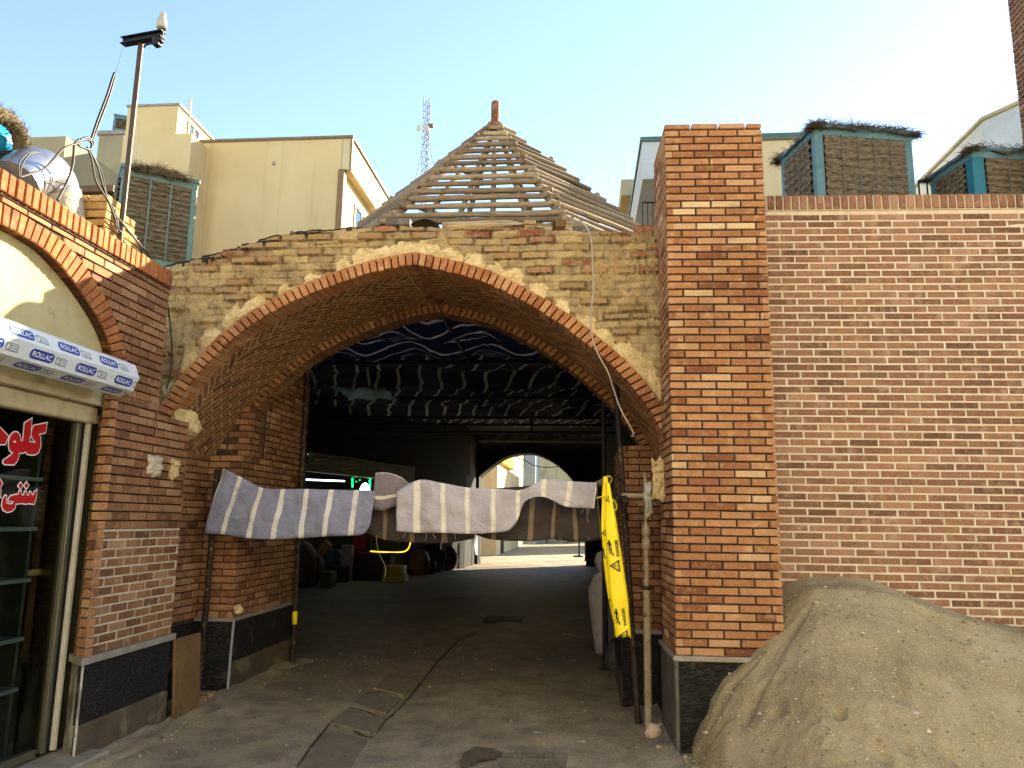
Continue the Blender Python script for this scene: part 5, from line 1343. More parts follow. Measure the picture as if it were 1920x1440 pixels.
# sunken slabs, drain, kerb rubble
slabs=[[(552,1445),(652,1448),(690,1384),(612,1366)],[(618,1358),(694,1374),(720,1346),(652,1330)],[(660,1322),(724,1338),(752,1308),(690,1296)],[(700,1290),(758,1302),(790,1272),(732,1262)]]
SLB=mat_rough('grey_channel_slab','#8a7d68','#776c5a',4,70,c3='#9a8a6e',f3=6)
nm_=['long dark channel slab nearest the viewer in the sunken strip','second dark slab in the sunken strip of the road','third dark slab in the sunken strip of the road','farthest small slab of the sunken strip, fading into the dark']
for k,sl in enumerate(slabs):
    ps=[PZ(x,y,0) for x,y in sl]; m_=MB(); z=sum(ground_h(p.x,p.y) for p in ps)/4
    m_.v=[]; top=[V((p.x,p.y,max(ground_h(p.x,p.y),z)+.012)) for p in ps]
    if (top[1]-top[0]).cross(top[2]-top[1]).z<0: top=top[::-1]
    brick(m_,top,UZ,.08,.012,.5,0,0,.004); tag(m_.build('channel_slab',SLB),nm_[k],'paving slab','slabs of the sunken strip')
m_=MB(); a,b,c,d=[PZ(*p) for p in ((926,1450),(944,1413),(1044,1413),(1058,1450))]
def gq(s,t): return a.lerp(d,s).lerp(b.lerp(c,s),t)
zg=.012
for k in range(11):
    for t in range(3):
        s0_=k/11+.01; m_.poly([gq(s0_,t/3+.03)+UZ*zg,gq(s0_+.06,t/3+.03)+UZ*zg,gq(s0_+.06,t/3+.30)+UZ*zg,gq(s0_,t/3+.30)+UZ*zg])
m_.box(a+UZ*-.05,d-a,(b-a)*1.0,UZ*.056,c=.004)
tag(m_.build('drain_cover',mat_rough('dusty_iron','#a09074','#83765e',8,60)),'dust-filled ribbed drain cover at the bottom edge of the road','drain cover')
m_=MB(); Pg=[]
hp_=[PZ(*p) for p in ((868,1418),(890,1404),(925,1408),(942,1416),(926,1428),(895,1432),(872,1445),(862,1435))]
m_.poly([p+UZ*(.018) for p in hp_][::-1]); 
o=m_.build('pothole_patch',mat_rough('tar_patch','#746851','#5b5140',9,60)); tag(o,'dark broken patch of tarmac left of the drain cover','road patch')
rk=random.Random(3)
bm=MB()
for k in range(700):
    side=rk.random()
    if side<.22: x,y=rk.uniform(-3.24,-2.95),rk.uniform(5.0,6.3)
    elif side<.36: x,y=rk.uniform(-3.25,-2.98),rk.uniform(7.3,9.0)
    elif side<.5: x,y=rk.uniform(.28,.64),rk.uniform(5.6,9.0)
    else: x,y=rk.uniform(-3.0,.4),rk.uniform(5.0,10.5)
    r=rk.uniform(.003,.012)
    if rk.random()<.15: r*=1.7
    z=ground_h(x,y); vs=[];
    for d in ((1,0,0),(0,1,0),(-1,0,0),(0,-1,0),(0,0,1),(0,0,-1)): vs.append((x+d[0]*r*rk.uniform(.6,1.3),y+d[1]*r*rk.uniform(.6,1.3),z+r*.3+d[2]*r*rk.uniform(.5,.9)))
    bm.shape(vs,[(0,1,4),(1,2,4),(2,3,4),(3,0,4),(1,0,5),(2,1,5),(3,2,5),(0,3,5)],rk.random())
tag(bm.build('rubble',M['oldmortar']),kind='stuff',label='crumbs of brick and plaster scattered along both wall feet',cat='rubble')
Pg=[]                                                            # dirt banks along the feet of both walls
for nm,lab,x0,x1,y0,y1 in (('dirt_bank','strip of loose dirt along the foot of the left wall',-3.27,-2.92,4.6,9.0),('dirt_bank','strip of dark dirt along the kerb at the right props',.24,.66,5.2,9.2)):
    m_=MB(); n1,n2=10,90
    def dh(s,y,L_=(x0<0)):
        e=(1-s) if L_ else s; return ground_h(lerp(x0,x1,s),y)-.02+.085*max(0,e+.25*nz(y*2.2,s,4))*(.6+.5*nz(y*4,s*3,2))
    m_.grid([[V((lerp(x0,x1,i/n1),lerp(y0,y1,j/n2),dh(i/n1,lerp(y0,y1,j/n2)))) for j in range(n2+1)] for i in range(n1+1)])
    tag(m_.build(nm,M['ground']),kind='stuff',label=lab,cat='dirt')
q=PX(60,1075,SX-.18); m_=MB(); m_.tube(crom([(q.x,q.y-.12,q.z),(q.x,q.y-.04,q.z+.004),(q.x,q.y+.07,q.z+.004),(q.x+.02,q.y+.16,q.z-.006)],4),[.010,.013,.016,.018,.02,.021,.022,.022,.023,.023,.022,.02,.014],10); tag(m_.build('bread_roll',M['loaf']),'long pale loaf lying on a glass shelf in the shop window','bread')

# open joints and cracks between and beyond the sunken slabs
CRK=mat_rough('crack_dirt','#453d31','#574d3d',12,60)
def crack(nm,label,pts,w):
    P3=[PZ(*p) for p in pts]; c=crom(P3,6); m_=MB(); Pg=[]
    for i,p in enumerate(c):
        t=(c[min(i+1,len(c)-1)]-c[max(i-1,0)]); t.z=0; t.normalize(); n=V((-t.y,t.x,0)); ww=w*(.55+.8*abs(nz(i*.6,w*50)))*math.sin(math.pi*min(.97,max(.03,i/(len(c)-1))))**.4
        Pg.append([V((q.x,q.y,ground_h(q.x,q.y)+z)) for q,z in ((p-n*ww,.005),(p,.009),(p+n*ww,.005))])
    m_.grid(Pg,flip=True); return tag(m_.build(nm,CRK),label,'road crack')
crack('road_crack','dark crack running from the sunken slabs into the shaded passage',[(706,1372),(725,1345),(752,1322),(772,1296),(800,1262),(830,1228),(862,1198),(905,1178)],.017)
crack('road_crack','dark joint between the nearest two channel slabs',[(628,1362),(652,1362),(675,1372),(700,1378)],.022)
crack('road_crack','dark joint between the second and third channel slabs',[(655,1328),(690,1334),(722,1344),(740,1336)],.02)
crack('road_crack','thin dark crack left of the nearest channel slab',[(556,1440),(580,1405),(604,1374),(625,1350)],.016)
# ------------------------------------------------------------------ on the left roof
ZR=3.38
st=thing('brick_stub','short stub of yellow brickwork on the left shop roof behind the coping','masonry',(-3.7,5.3,ZR))
m_=MB(); XS=-3.50; ya,yb=PX(198,400,XS).y,PX(266,430,XS).y; zt=PX(200,362,XS).z; print('stub',ya,yb,zt)
def stub_clip(a,b,y0,y1):
    hmax=lerp(zt-ZR,zt-ZR-.14,0); lim=(yb-ya)*(1 if y1<.42 else .80 if y1<.50 else .45)
    return (a,min(b,lim)) if a<lim else None
brick_wall(m_,(XS,ya,ZR),UY,UZ,UXp,yb-ya,zt-ZR,.20,.05,.014,d=.06,c=.006,clip=stub_clip,jit=.006)
brick_wall(m_,(XS-.36,ya,ZR),UXp,UZ,-UY,.36,zt-ZR,.20,.05,.014,d=.06,c=.006,jit=.004)
m_.box((XS-.34,ya+.02,ZR),(.325,0,0),(0,(yb-ya)*.45,0),(0,0,zt-ZR-.01),m=1); m_.box((XS-.34,ya+.02,ZR),(.322,0,0),(0,yb-ya-.05,0),(0,0,.40),m=1)
m_.build('brickwork',[mat_brick('yellow_brick',['#b58a4c','#c79c5c','#d0a868'],stain='#dcbf8c'),M['mortar_pale']],st)
po=thing('utility_pole','dark steel pole with a short channel crossarm and a porcelain insulator on the shop roof','pole',(-3.46,5.27,ZR))
pb=PX(226,440,-3.46); pt=PX(264,82,-3.46)
m_=MB(); m_.tube([(pb.x,pb.y,ZR-.02),(pb.x,pb.y,pt.z+.02)],.021,14); m_.build('tube',M['pole'],po)
a0=PY(231,73,5.27); a1=PY(305,79,5.20); az=pt.z-.0; m_=MB(); ad=(a1-a0); ad.z=0; al=ad.length; ad.normalize(); an_=V((-ad.y,ad.x,0)); a0=V((a0.x,a0.y,az))-an_*.03
m_.box(a0,an_*.06,ad*al,UZ*.007); m_.box(a0+UZ*.051,an_*.06,ad*al,UZ*.007); m_.box(a0+an_*.026+UZ*.007,an_*.007,ad*al,UZ*.044)
m_.build('crossarm',M['darksteel'],po)
pi_=a0+an_*.03+ad*(al-.025); pb=V((pi_.x,pi_.y,0)); yi=pi_.y; m_=MB(); m_.tube([(pb.x,yi,az+.055),(pb.x,yi,az+.11)],.008,8); m_.build('pin',M['darksteel'],po)
m_=MB(); m_.lathe((pb.x,yi,az+.085),[(0,0),(.036,.0),(.040,.012),(.038,.06),(.032,.085),(.020,.09),(.020,.105),(.025,.11),(.022,.13),(0,.135)],16); m_.build('insulator',mat_plain('grey_porcelain','#a8a39a',.25,var=.1),po)
m_=MB(); m_.lathe((pb.x-.02,yi,az-.045),[(0,0),(.03,.005),(.045,.02),(.04,.045),(0,.05)],10); m_.box((pb.x-.05,yi-.03,az-.075),(.05,0,.01),(0,.07,.01),(0,0,.04),c=.008); m_.tube(crom([(pb.x-.06,yi,az-.04),(pb.x-.11,yi,az-.05),(pb.x-.13,yi,az-.075)],4),.008,6); m_.build('bracket',M['darksteel'],po)
cb=thing('cable_bundle','slack black cables looped and tied on the shop roof beside the utility pole','cable',PX(160,268,-3.44))
XC_=-3.44
def cable(pts,rd,mt='cable',X=XC_,nm='cable',taper=None): 
    m_=MB(); c=crom([PX(p[0],p[1],X+(p[2] if len(p)>2 else 0)) for p in pts],5); m_.tube(c,rd,8); return m_.build(nm,M[mt],cb)
cable([(235,80),(226,105),(217,137)],.0018)
cable([(170,264),(183,225),(200,180),(213,140),(216,140),(213,152),(203,185),(186,230),(174,262)],.0085)
cable([(150,262),(162,258),(172,262),(175,272),(168,280),(158,278),(147,272),(150,264),(165,262),(172,270),(170,282)],.0085)
cable([(148,262),(140,270),(138,290),(136,310),(126,340),(108,375)],.0095,'cable_grey')
cable([(150,268),(120,278),(85,315),(60,325),(38,332)],.008,'cable_grey'); cable([(36,332),(36,305),(52,288),(68,284)],.005,'cable_grey'); cable([(38,332),(40,312),(55,290),(75,285)],.005)
cable([(163,275),(172,300),(180,340),(200,372),(215,398),(222,425)],.0075,'cable_grey'); cable([(166,278),(182,310),(192,345),(208,390),(216,412),(222,430),(228,436)],.0075); cable([(168,280),(190,322),(200,365),(214,400),(218,430),(222,436)],.005,'cable_grey')
cable([(214,400),(240,432),(265,462),(287,490),(300,510),(307,545)],.0085,'cable_grey')
cable([(313,560),(318,600),(322,650),(320,700),(312,730)],.006,'cable',-3.47,'cable_tail')
m_=MB()                                                          # duct elbow and its pale wrapping
du=thing('duct_elbow','shiny galvanised duct elbow with pale torn insulation on the left shop roof','duct',PX(90,360,-3.75))
XD=-3.80
dc=crom([PX(28,345,XD),PX(62,322,XD),PX(88,330,XD),PX(102,358,XD),PX(108,400,XD),PX(110,440,XD)],5)
m_.tube(dc[:17],[.165]*17,20); m_.build('metal_elbow',M['tin'],du)
m_=MB(); m_.tube(dc[15:],[.175+.008*nz(i,1,1,1) for i in range(len(dc)-15)],18); m_.build('insulation_wrap',M['insul'],du)
m_=MB(); m_.tube(crom([PX(60,340,XD+.17),PX(85,340,XD+.2),PX(115,342,XD+.2),PX(135,352,XD+.17)],4),.004,6); m_.build('binding_wire',M['cable'],du)
m_=MB(); q=PX(10,285,-4.0); m_.box(PX(-40,292,-4.0),PX(48,290,-4.0)-PX(-40,292,-4.0),(-.3,0,0),(0,0,.035),c=.004); m_.box(PX(-5,300,-4.0),(0,.05,0),(-.2,0,0),(0,0,.03)); tag(m_.build('board',mat_plain('dark_board','#3a332d',.8)),'dark weathered board lying under the blue tank at the left edge','board')
m_=MB(); c=PX(-40,268,-4.28); m_.lathe((c.x,c.y,c.z-.09),[(0,-.02),(.26,.0),(.27,.1),(.24,.18),(0,.22)],24); tk=m_.build('blue_tank',M['tank']); tag(tk,'bright blue plastic tank at the left edge of the roof','tank')
m_=MB(); 
pts=[PX(x,y,-3.93) for x,y in ((-60,222),(-25,210),(2,216),(24,232),(38,255),(42,286))]; cp=crom(pts,6); m_.tube(cp,[.055+.008*nz(i*.9,2) for i in range(len(cp))],12)
for k in range(500):
    i=rng.randrange(len(cp)); a=rng.uniform(0,6.28); p=cp[i]+V((math.cos(a)*.05,rng.uniform(-.03,.03),math.sin(a)*.05)); d=V((rng.uniform(-1,1),rng.uniform(-1,1),rng.uniform(-1,1))).normalized()*.05
    m_.tube([p,p+d*.5,p+d],[.0025,.002,.001],3,cap=False)
tag(m_.build('straw_mat',M['straw']),'roll of dry straw matting draped over the blue tank','straw')

# ------------------------------------------------------------------ evaporative coolers
def cooler(nm,label,o,u,w,dp,h,post_m,frame_m,ps=.09,ribs=3,straw=(0,0),seed=1,post_band=False):
    """o: front-left bottom corner, u along the front, d into depth"""
    u=V(u).normalized(); d=V((-u.y,u.x,0)); n=-d; c_=thing(nm,label,'air cooler',o); o=V(o)
    m_=MB(); m_.box(o+u*.03+d*.03,u*(w-.06),d*(dp-.06),UZ*h); m_.build('cabinet',M['shopdark'],c_)
    for (a,b) in ((0,0),(w-ps,0),(0,dp-ps),(w-ps,dp-ps)):
        m_=MB(); m_.box(o+u*a+d*b,u*ps,d*ps,UZ*h,c=.012); m_.build('corner_post',post_m,c_)
    m_=MB(); m_.box(o+UZ*.0,u*w,d*.02,UZ*.08); m_.build('bottom_rail',frame_m,c_); m_=MB(); m_.box(o-u*.02-d*.02+UZ*h,u*(w+.04),d*(dp+.04),UZ*.05,c=.01); m_.box(o+u*.005+UZ*(h-.07)-d*.004,u*(w-.01),d*.03,UZ*.07); m_.box(o+d*.005+UZ*(h-.07)-u*.004,d*(dp-.01),u*.03,UZ*.07); m_.build('top_frame',frame_m,c_)
    for side in (0,1):
        q,e,nn,W=(o+u*ps,u,n,w-2*ps) if side==0 else (o+d*(dp-ps),-d,-u,dp-2*ps)
        m_=MB(); nxp,nzp=44,60
        Pg=[[q+e*(W*i/nxp)+UZ*(.07+(h-.14)*j/nzp)+nn*(.012+.016*math.sin(j*1.55+.5*nz(i*.3,j*.3,seed))+.010*nz(i*.6,j*1.4,seed+side)) for j in range(nzp+1)] for i in range(nxp+1)]
        m_.grid(Pg,sm=False); pad=m_.build('straw_pad_panel',M['pad'],c_)
        m_=MB()
        for k in range(1,ribs+1): m_.box(q+e*(W*k/(ribs+1))+UZ*.06+nn*.018,e*.014,nn*.008,UZ*(h-.12))
        m_.build('retaining_strip',frame_m if seed==12 else M['padstrip'],pad)
    return c_
def straw_heap(nm,label,o,u,w,dp,z,h,seed,n=1500,over=.08):
    u=V(u).normalized(); d=V((-u.y,u.x,0)); o=V(o); m_=MB(); n1,n2=30,24; Pg=[]
    for i in range(n1+1):
        r_=[]
        for j in range(n2+1):
            s,t=i/n1,j/n2; e=max(abs(2*s-1),abs(2*t-1)); p=o+u*(lerp(-over,w+over,s))+d*(lerp(-over,dp+over,t))
            hh=h*(1-e**4)*(.75+.5*nz(s*3,t*3,seed))+.02*nz(s*14,t*14,seed)-(.05*max(0,e-.85)/.15)*(1+nz(s*5,t*5,seed))
            r_.append(V((p.x,p.y,z+hh)))
        Pg.append(r_)
    m_.grid(Pg)
    for k in range(n):
        i=rng.randrange(n1+1);j=rng.choice((0,1,2,n2,n2-1,rng.randrange(n2+1)))
        if rng.random()<.35: i=rng.choice((0,1,n1))
        p=Pg[i][j]+V((rng.uniform(-.04,.04),rng.uniform(-.04,.04),rng.uniform(-.01,.02))); an=rng.uniform(0,6.28); dd=V((math.cos(an),math.sin(an),rng.uniform(-.7,.55))).normalized()*rng.uniform(.04,.12)
        m_.tube([p,p+dd*.5+V((0,0,.008)),p+dd],[.0028,.0024,.0012],3,cap=False)
    return tag(m_.build(nm,M['straw']),label,'straw')
# right-hand coolers stand on the roof behind the brown wall
ZRR=4.32
r2=MB(); r2.box(rp(PW-.02,WD+.05,ZRR-.12),RU*7,-RN_*6,UZ*.12); r2.box(rp(PW-.02,WD+.32,0),RU*.1,-RN_*5.7,UZ*(ZRR-.13)); tag(r2.build('roof_terrace',M['cement']),'flat roof terrace behind the brown brick wall carrying the coolers','roof')
def yawu(deg): return V((math.cos(R(deg)),math.sin(R(deg)),0))
o1=PY(1534,362,8.0); 
cooler('evaporative_cooler','weathered blue-green box cooler with matted straw on top, left one above the brown wall',(o1.x,8.0,ZRR),yawu(12),1.13,.80,1.50,M['bluegrey'],M['bluegrey'],.10,4,seed=3)
straw_heap('straw_thatch','shaggy dark straw spread over the top of the left rooftop cooler',(o1.x,8.0,0),yawu(12),1.13,.80,ZRR+1.55,.11,5,2600,.035)
o2=PY(1830,362,7.9)
cooler('evaporative_cooler','bright teal box cooler with a white label, at the right end above the brown wall',(o2.x,7.9,ZRR),yawu(10),1.2,.72,1.14,M['teal'],M['bluegrey'],.13,3,seed=8)
straw_heap('straw_thatch','flat dark straw layer on the teal rooftop cooler',(o2.x,7.9,0),yawu(10),1.2,.72,ZRR+1.19,.05,9,1200,.03)
m_=MB(); uu=yawu(10); q=V((o2.x,7.9,ZRR+.50))-V((-uu.y,uu.x,0))*.004; m_.box(q-uu*.003,uu*.136,V((-uu.y,uu.x,0))*.01,UZ*.12,c=.002); tag(m_.build('tape_patch',M['white_paint']),'whitish tape band wrapped on the post of the teal cooler','tape')
m_=MB(); dd=V((-uu.y,uu.x,0)); q=V((o2.x,7.9,ZRR+.32))+dd*.30-uu*.035; m_.box(q,dd*.26,-uu*.006,UZ*.13); tag(m_.build('paper_label',M['white_ink']),'small white paper sticker on the side of the teal cooler','label')
q=PY(205,470,7.25); ul=V((.80,.60,0)).normalized(); oL=PY(213,470,7.1)
cooler('evaporative_cooler','grey-green box cooler with brown straw pad, behind the utility pole on the left',(oL.x,7.1,PY(213,475,7.1).z-.05),ul,.74,.7,.98,M['chest'],M['chest'],.07,2,seed=12)
straw_heap('straw_nest','clump of dry straw like a nest on the left cooler',V((oL.x,7.1,0))+ul*.16,ul,.40,.3,PY(213,475,7.1).z-.05+1.02,.10,15,700,.05)

# ------------------------------------------------------------------ railings, mast and buildings far behind
def railing(nm,label,a,b,z0,h,n,mt):
    t=thing(nm,label,'railing',(a[0],a[1],z0)); a=V(a);b=V(b)
    m_=MB(); m_.tube([a+UZ*(z0+h),b+UZ*(z0+h)],.018,6); m_.build('top_rail',mt,t)
    m_=MB(); m_.tube([a+UZ*(z0+.08),b+UZ*(z0+.08)],.014,6); m_.build('bottom_rail',mt,t)
    for k in range(n+1):
        p=a.lerp(b,k/n); m_=MB(); m_.tube([p+UZ*z0,p+UZ*(z0+h)],.011,5); m_.build('baluster',mt,t)
    return t
a=PY(1724,362,9.2);b=PY(1768,362,9.2); railing('railing','short dark railing on the roof between the two right-hand coolers',(a.x,9.2,0),(b.x+.3,9.2,0),a.z-.15,PY(1724,340,9.2).z-a.z+.15,6,M['darksteel'])
def win(parent,o,u,v,w,h,dep=.12,mull=1,fm=None,sill=True):
    u=V(u).normalized();v=V(v);n=u.cross(v); m_=MB(); o=V(o); t=.06
    for a,b,ww,hh in ((0,0,w,t),(0,h-t,w,t),(0,t,t,h-2*t),(w-t,t,t,h-2*t)): m_.box(o+u*a+v*b-n*.02,u*ww,v*hh,n*.06)
    for k in range(mull): m_.box(o+u*(w*(k+1)/(mull+1)-.02)+v*t-n*.01,u*.04,v*(h-2*t),n*.04)
    f=m_.build('window',fm or M['cream_paint'],parent); m_=MB(); m_.poly([o+n*.012,o+u*w+n*.012,o+u*w+v*h+n*.012,o+v*h+n*.012]); m_.build('pane',M['window_glass'],f)
    if sill: m_=MB(); m_.box(o-u*.06-v*.06-n*.0,u*(w+.12),v*.06,n*.16); m_.build('sill',M['ledge'],f)
    return f
YB=18.0
tl=lambda x,y,Y=YB:PY(x,y,Y)
# main cream block (front faces the viewer, its sunlit side faces right)
A=tl(378,268);Bq=tl(660,263); zb=A.z; cbk=thing('apartment_building','tall cream rendered apartment block left of the log roof, with overhanging sunlit side','building',((A.x+Bq.x)/2,YB,0))
xr_=tl(640,320).x; zs=tl(640,318).z
m_=MB(); m_.box((A.x,YB,4.86),(xr_-A.x,0,0),(0,14,0),(0,0,zb-4.86)); m_.build('wall',M['cream'],cbk)
m_=MB(); m_.box((xr_-.01,YB,zs),(Bq.x-xr_,0,0),(0,14,0),(0,0,zb-zs)); m_.build('overhang',M['cream2'],cbk)
m_=MB(); m_.box((A.x-.05,YB-.05,zb),(Bq.x-A.x+.1,0,0),(0,14.1,0),(0,0,.07)); m_.build('parapet_cap',mat_plain('tin_cap','#7d6a4a',.5),cbk)
m_=MB(); m_.box((xr_-.07,YB-.04,4.86),(.16,0,0),(0,.2,0),(0,0,zs-4.86)); m_.box((Bq.x-.02,YB-.04,zs),(.05,0,0),(0,.1,0),(0,0,zb-zs)); m_.build('corner_trim',mat_plain('brown_trim','#8a6a44',.6),cbk)
for k,yw in enumerate((19.2,21.6,24.0)): win(cbk,(xr_+.0,yw,zs-2.3),(0,1,0),(0,0,1),1.3,1.9,mull=1)
m_=MB(); m_.tube([(A.x+2.0,YB-.03,tl(435,312).z),(A.x+2.0,YB-.03,tl(435,306).z)],.03,6); m_.build('vent_pipe',M['ledge'],cbk)
# stair tower block
Cq=tl(232,250,17.2);Dq=tl(360,250,17.2); tw=thing('stair_tower_block','cream block with a higher stair tower and small window, behind the utility pole','building',(Cq.x,17.2,0))
m_=MB(); m_.box((Cq.x,17.2,0),(Dq.x-Cq.x,0,0),(0,7,0),(0,0,Dq.z)); m_.build('wall',M['cream'],tw)
t0=tl(238,200,17.2);t1=tl(333,196,17.2); m_=MB(); m_.box((t0.x,17.25,Dq.z),(t1.x-t0.x,0,0),(0,6,0),(0,0,t1.z-Dq.z)); m_.build('stair_tower',M['cream'],tw)
m_=MB(); m_.box((t0.x-.03,17.22,t1.z),(t1.x-t0.x+.08,0,0),(0,6.1,0),(0,0,.06)); m_.build('parapet_cap',M['ledge'],tw)
win(tw,(t1.x,17.75,Dq.z+.12),(0,1,0),(0,0,1),.6,.55)
m_=MB(); q=tl(357,186,17.8); m_.tube([(q.x,17.8,Dq.z),(q.x,17.8,q.z)],.045,8); m_.build('flue_pipe',M['white_paint'],tw)
# grey block further left with a small cooler
Eq=tl(186,254,19);Fq=tl(240,250,19); gb=thing('grey_block','grey-tan block with a flat roof at the far left behind the cables','building',(Eq.x,19,0))
m_=MB(); m_.box((Eq.x,19,0),(Fq.x-Eq.x+1,0,0),(0,6,0),(0,0,Eq.z)); m_.build('wall',M['greyrender'],gb)
m_=MB(); m_.box((Eq.x-.05,18.95,Eq.z),(Fq.x-Eq.x+1,0,0),(0,6,0),(0,0,.12)); m_.build('parapet_cap',M['ledge'],gb)
q0=tl(211,250,19.3);q1=tl(224,216,19.3); cooler('roof_cooler','small grey box cooler on the grey block beside the stair tower',(q0.x,19.3,q0.z+.1),yawu(25),.62,.55,q1.z-q0.z-.1,M['bluegrey'],M['bluegrey'],.06,1,seed=4)
Gq=tl(-60,284,15);Hq=tl(152,276,15); lb_=thing('low_building','low tan building with a projecting eave behind the duct at the far left','building',(Gq.x,15,0))
m_=MB(); m_.box((Gq.x,15,0),(Hq.x-Gq.x-.3,0,0),(0,3.2,0),(0,0,Hq.z-.9)); m_.build('wall',M['cream2'],lb_)
m_=MB(); m_.box((Gq.x,14.5,Hq.z-.9),(Hq.x-Gq.x,0,0),(0,4,0),(0,0,.9)); m_.build('fascia',M['greyrender'],lb_)
for k,(px,h) in enumerate(((124,18),(134,16))): 
    q=tl(px,276,16); m_=MB(); m_.tube([(q.x,16,q.z-.1),(q.x,16,q.z+h*.013)],.03,6); m_.build('flue_pipe',M['white_paint'],lb_)
Iq=tl(140,330,12.5);Jq=tl(215,330,12.5); lo_=thing('low_building','grey lean-to roof with brown eave between the duct and the left cooler','building',(Iq.x,12.5,0))
m_=MB(); m_.box((Iq.x-1,12.6,0),(Jq.x-Iq.x+1.2,0,0),(0,2,0),(0,0,Iq.z-.45)); m_.build('wall',M['greyrender'],lo_)
m_=MB(); m_.box((Iq.x-1.2,12.2,Iq.z-.45),(Jq.x-Iq.x+1.4,0,0),(0,2.4,0),(0,0,.12)); m_.build('eave',mat_plain('brown_eave','#6a5038',.7),lo_)
# lattice mast
mt_=thing('radio_mast','slender steel lattice mast with two dish antennas and guy wires behind the log roof','mast',(tl(797,315,42).x,42,0))
mb_=tl(797,330,42);mtp=tl(797,184,42); x0=mb_.x; wd=.19; z0=mb_.z-4; z1=mtp.z; m_=MB()
cs=[(x0-wd,42-wd),(x0+wd,42-wd),(x0,42+wd)]
for cx,cy2 in cs: m_.tube([(cx,cy2,z0),(cx,cy2,z1)],.028,5)
nzs=int((z1-z0)/.42)
for k in range(nzs):
    za=z0+.42*k
    for i in range(3):
        a,b=cs[i],cs[(i+1)%3]; m_.tube([(*a,za),(*b,za+.42)],.016,4); m_.tube([(*a,za),(*b,za)],.014,4)
m_.build('lattice',mat_plain('galvanised_mast','#6a7174',.6,.2),mt_)
for px,py,rd,dx in ((785,240,.20,-1),(800,238,.24,1)):
    q=tl(px,py,41.6); m_=MB(); m_.lathe((q.x,q.y,q.z),[(0,.10),(rd*.5,.07),(rd,0),(rd*.97,-.02),(0,.04)],14,V((.5*dx,-.8,0))); m_.build('dish_antenna',M['white_paint'],mt_)
q=tl(802,232,41.7); m_=MB(); m_.box((q.x,41.6,q.z-.25),(.35,0,0),(0,.2,0),(0,0,.22),c=.02); m_.build('radio_box',M['alu'],mt_)
for px in (772,826):
    q=tl(px,330,42); m_=MB(); m_.tube([(x0,42,tl(797,243,42).z),(q.x,42,q.z-1.5)],.018,4); m_.build('guy_wire',M['cable_grey'],mt_)
# right side
Kq=tl(1205,336,16);Lq=tl(1250,265,16); rb=thing('overhang_building','pale building with a grey projecting bay, seen left of the tall pillar','building',(Kq.x+1,16,0))
m_=MB(); m_.box((Kq.x,16,Kq.z),(3.5,0,0),(0,5,0),(0,0,Lq.z-Kq.z)); m_.build('bay',M['white_render'],rb)
m_=MB(); m_.box((Kq.x-.04,15.95,Lq.z),(3.6,0,0),(0,5.1,0),(0,0,.1)); m_.build('parapet_cap',mat_plain('green_cap','#4d6a5a',.5),rb)
m_=MB(); m_.box((Kq.x+.5,16.4,0),(3,0,0),(0,4.5,0),(0,0,Kq.z)); m_.build('wall',M['white_render'],rb)
q=tl(1166,415,22);q2=tl(1176,347,22); rb2=thing('balcony_building','far cream building with a flat eave and railed terrace, between log roof and pillar','building',(q.x+2,22,0))
m_=MB(); m_.box((q2.x+.6,22,0),(4,0,0),(0,5,0),(0,0,q2.z-.1)); m_.build('wall',M['cream2'],rb2)
m_=MB(); m_.box((q2.x-.2,21.6,q2.z-.5),(5,0,0),(0,5.5,0),(0,0,.5)); m_.build('eave',M['greyrender'],rb2)
a=tl(1205,420,15);b=tl(1236,420,15); railing('railing','thin balcony railing left of the tall pillar',(a.x,15,0),(b.x+.4,15,0),a.z-.6,tl(1205,380,15).z-a.z+.6,7,M['darksteel'])
q=tl(1430,264,14.5);q1=tl(1495,264,14.5); rb3=thing('cream_house','pale cream house wall between the tall pillar and the left rooftop cooler','building',(q.x,14.5,0))
m_=MB(); m_.box((q.x-1.2,14.5,0),(q1.x-q.x+2.2,0,0),(0,5,0),(0,0,q.z)); m_.build('wall',M['cream2'],rb3)
m_=MB(); m_.box((q.x-1.24,14.46,q.z),(q1.x-q.x+2.3,0,0),(0,5.1,0),(0,0,.06)); m_.build('parapet_cap',M['alu'],rb3)
q=tl(1842,228,15);q1=tl(1912,196,15); rb4=thing('gable_house','pale grey house with a sloping gable edge at the far right','building',(q.x,15,0))
m_=MB(); zq=q.z; prof_=[(q.x,0),(q.x+6,0),(q.x+6,zq+(q1.z-zq)*(6/(q1.x-q.x))),(q.x,zq)]
fill(m_,prof_,lambda p:V((p[0],15,p[1])),flip=False); m_.box((q.x,15.01,0),(6,0,0),(0,5,0),(0,0,zq)); m_.build('wall',M['white_render'],rb4)
m_=MB(); d_=V((6,0,(q1.z-zq)*6/(q1.x-q.x))); m_.box(V((q.x-.05,14.95,zq)),d_,V((0,5,0)),V((0,0,.07))); m_.build('roof_edge',M['greyrender'],rb4)
q=tl(1910,200,8.0); q=V((q.x,7.7,0)); et=thing('brick_tower','tall dark brick corner rising at the right edge of the view','wall',(q.x+.5,7.7,ZRR))
m_=MB(); o_=V((q.x,7.7,ZRR)); brick_wall(m_,o_,UXp,UZ,-UY,.9,5.2,.21,.05,.012,d=.05,c=.004,jit=.002); brick_wall(m_,o_+UY*.3,-UY,UZ,-UXp,.3,5.2,.21,.05,.012,d=.05,c=.004); m_.box(o_+V((.012,.012,0)),(.9,0,0),(0,.28,0),(0,0,5.2),m=1)
m_.build('brickwork',[M['brick_brown'],M['mortar_dark']],et)

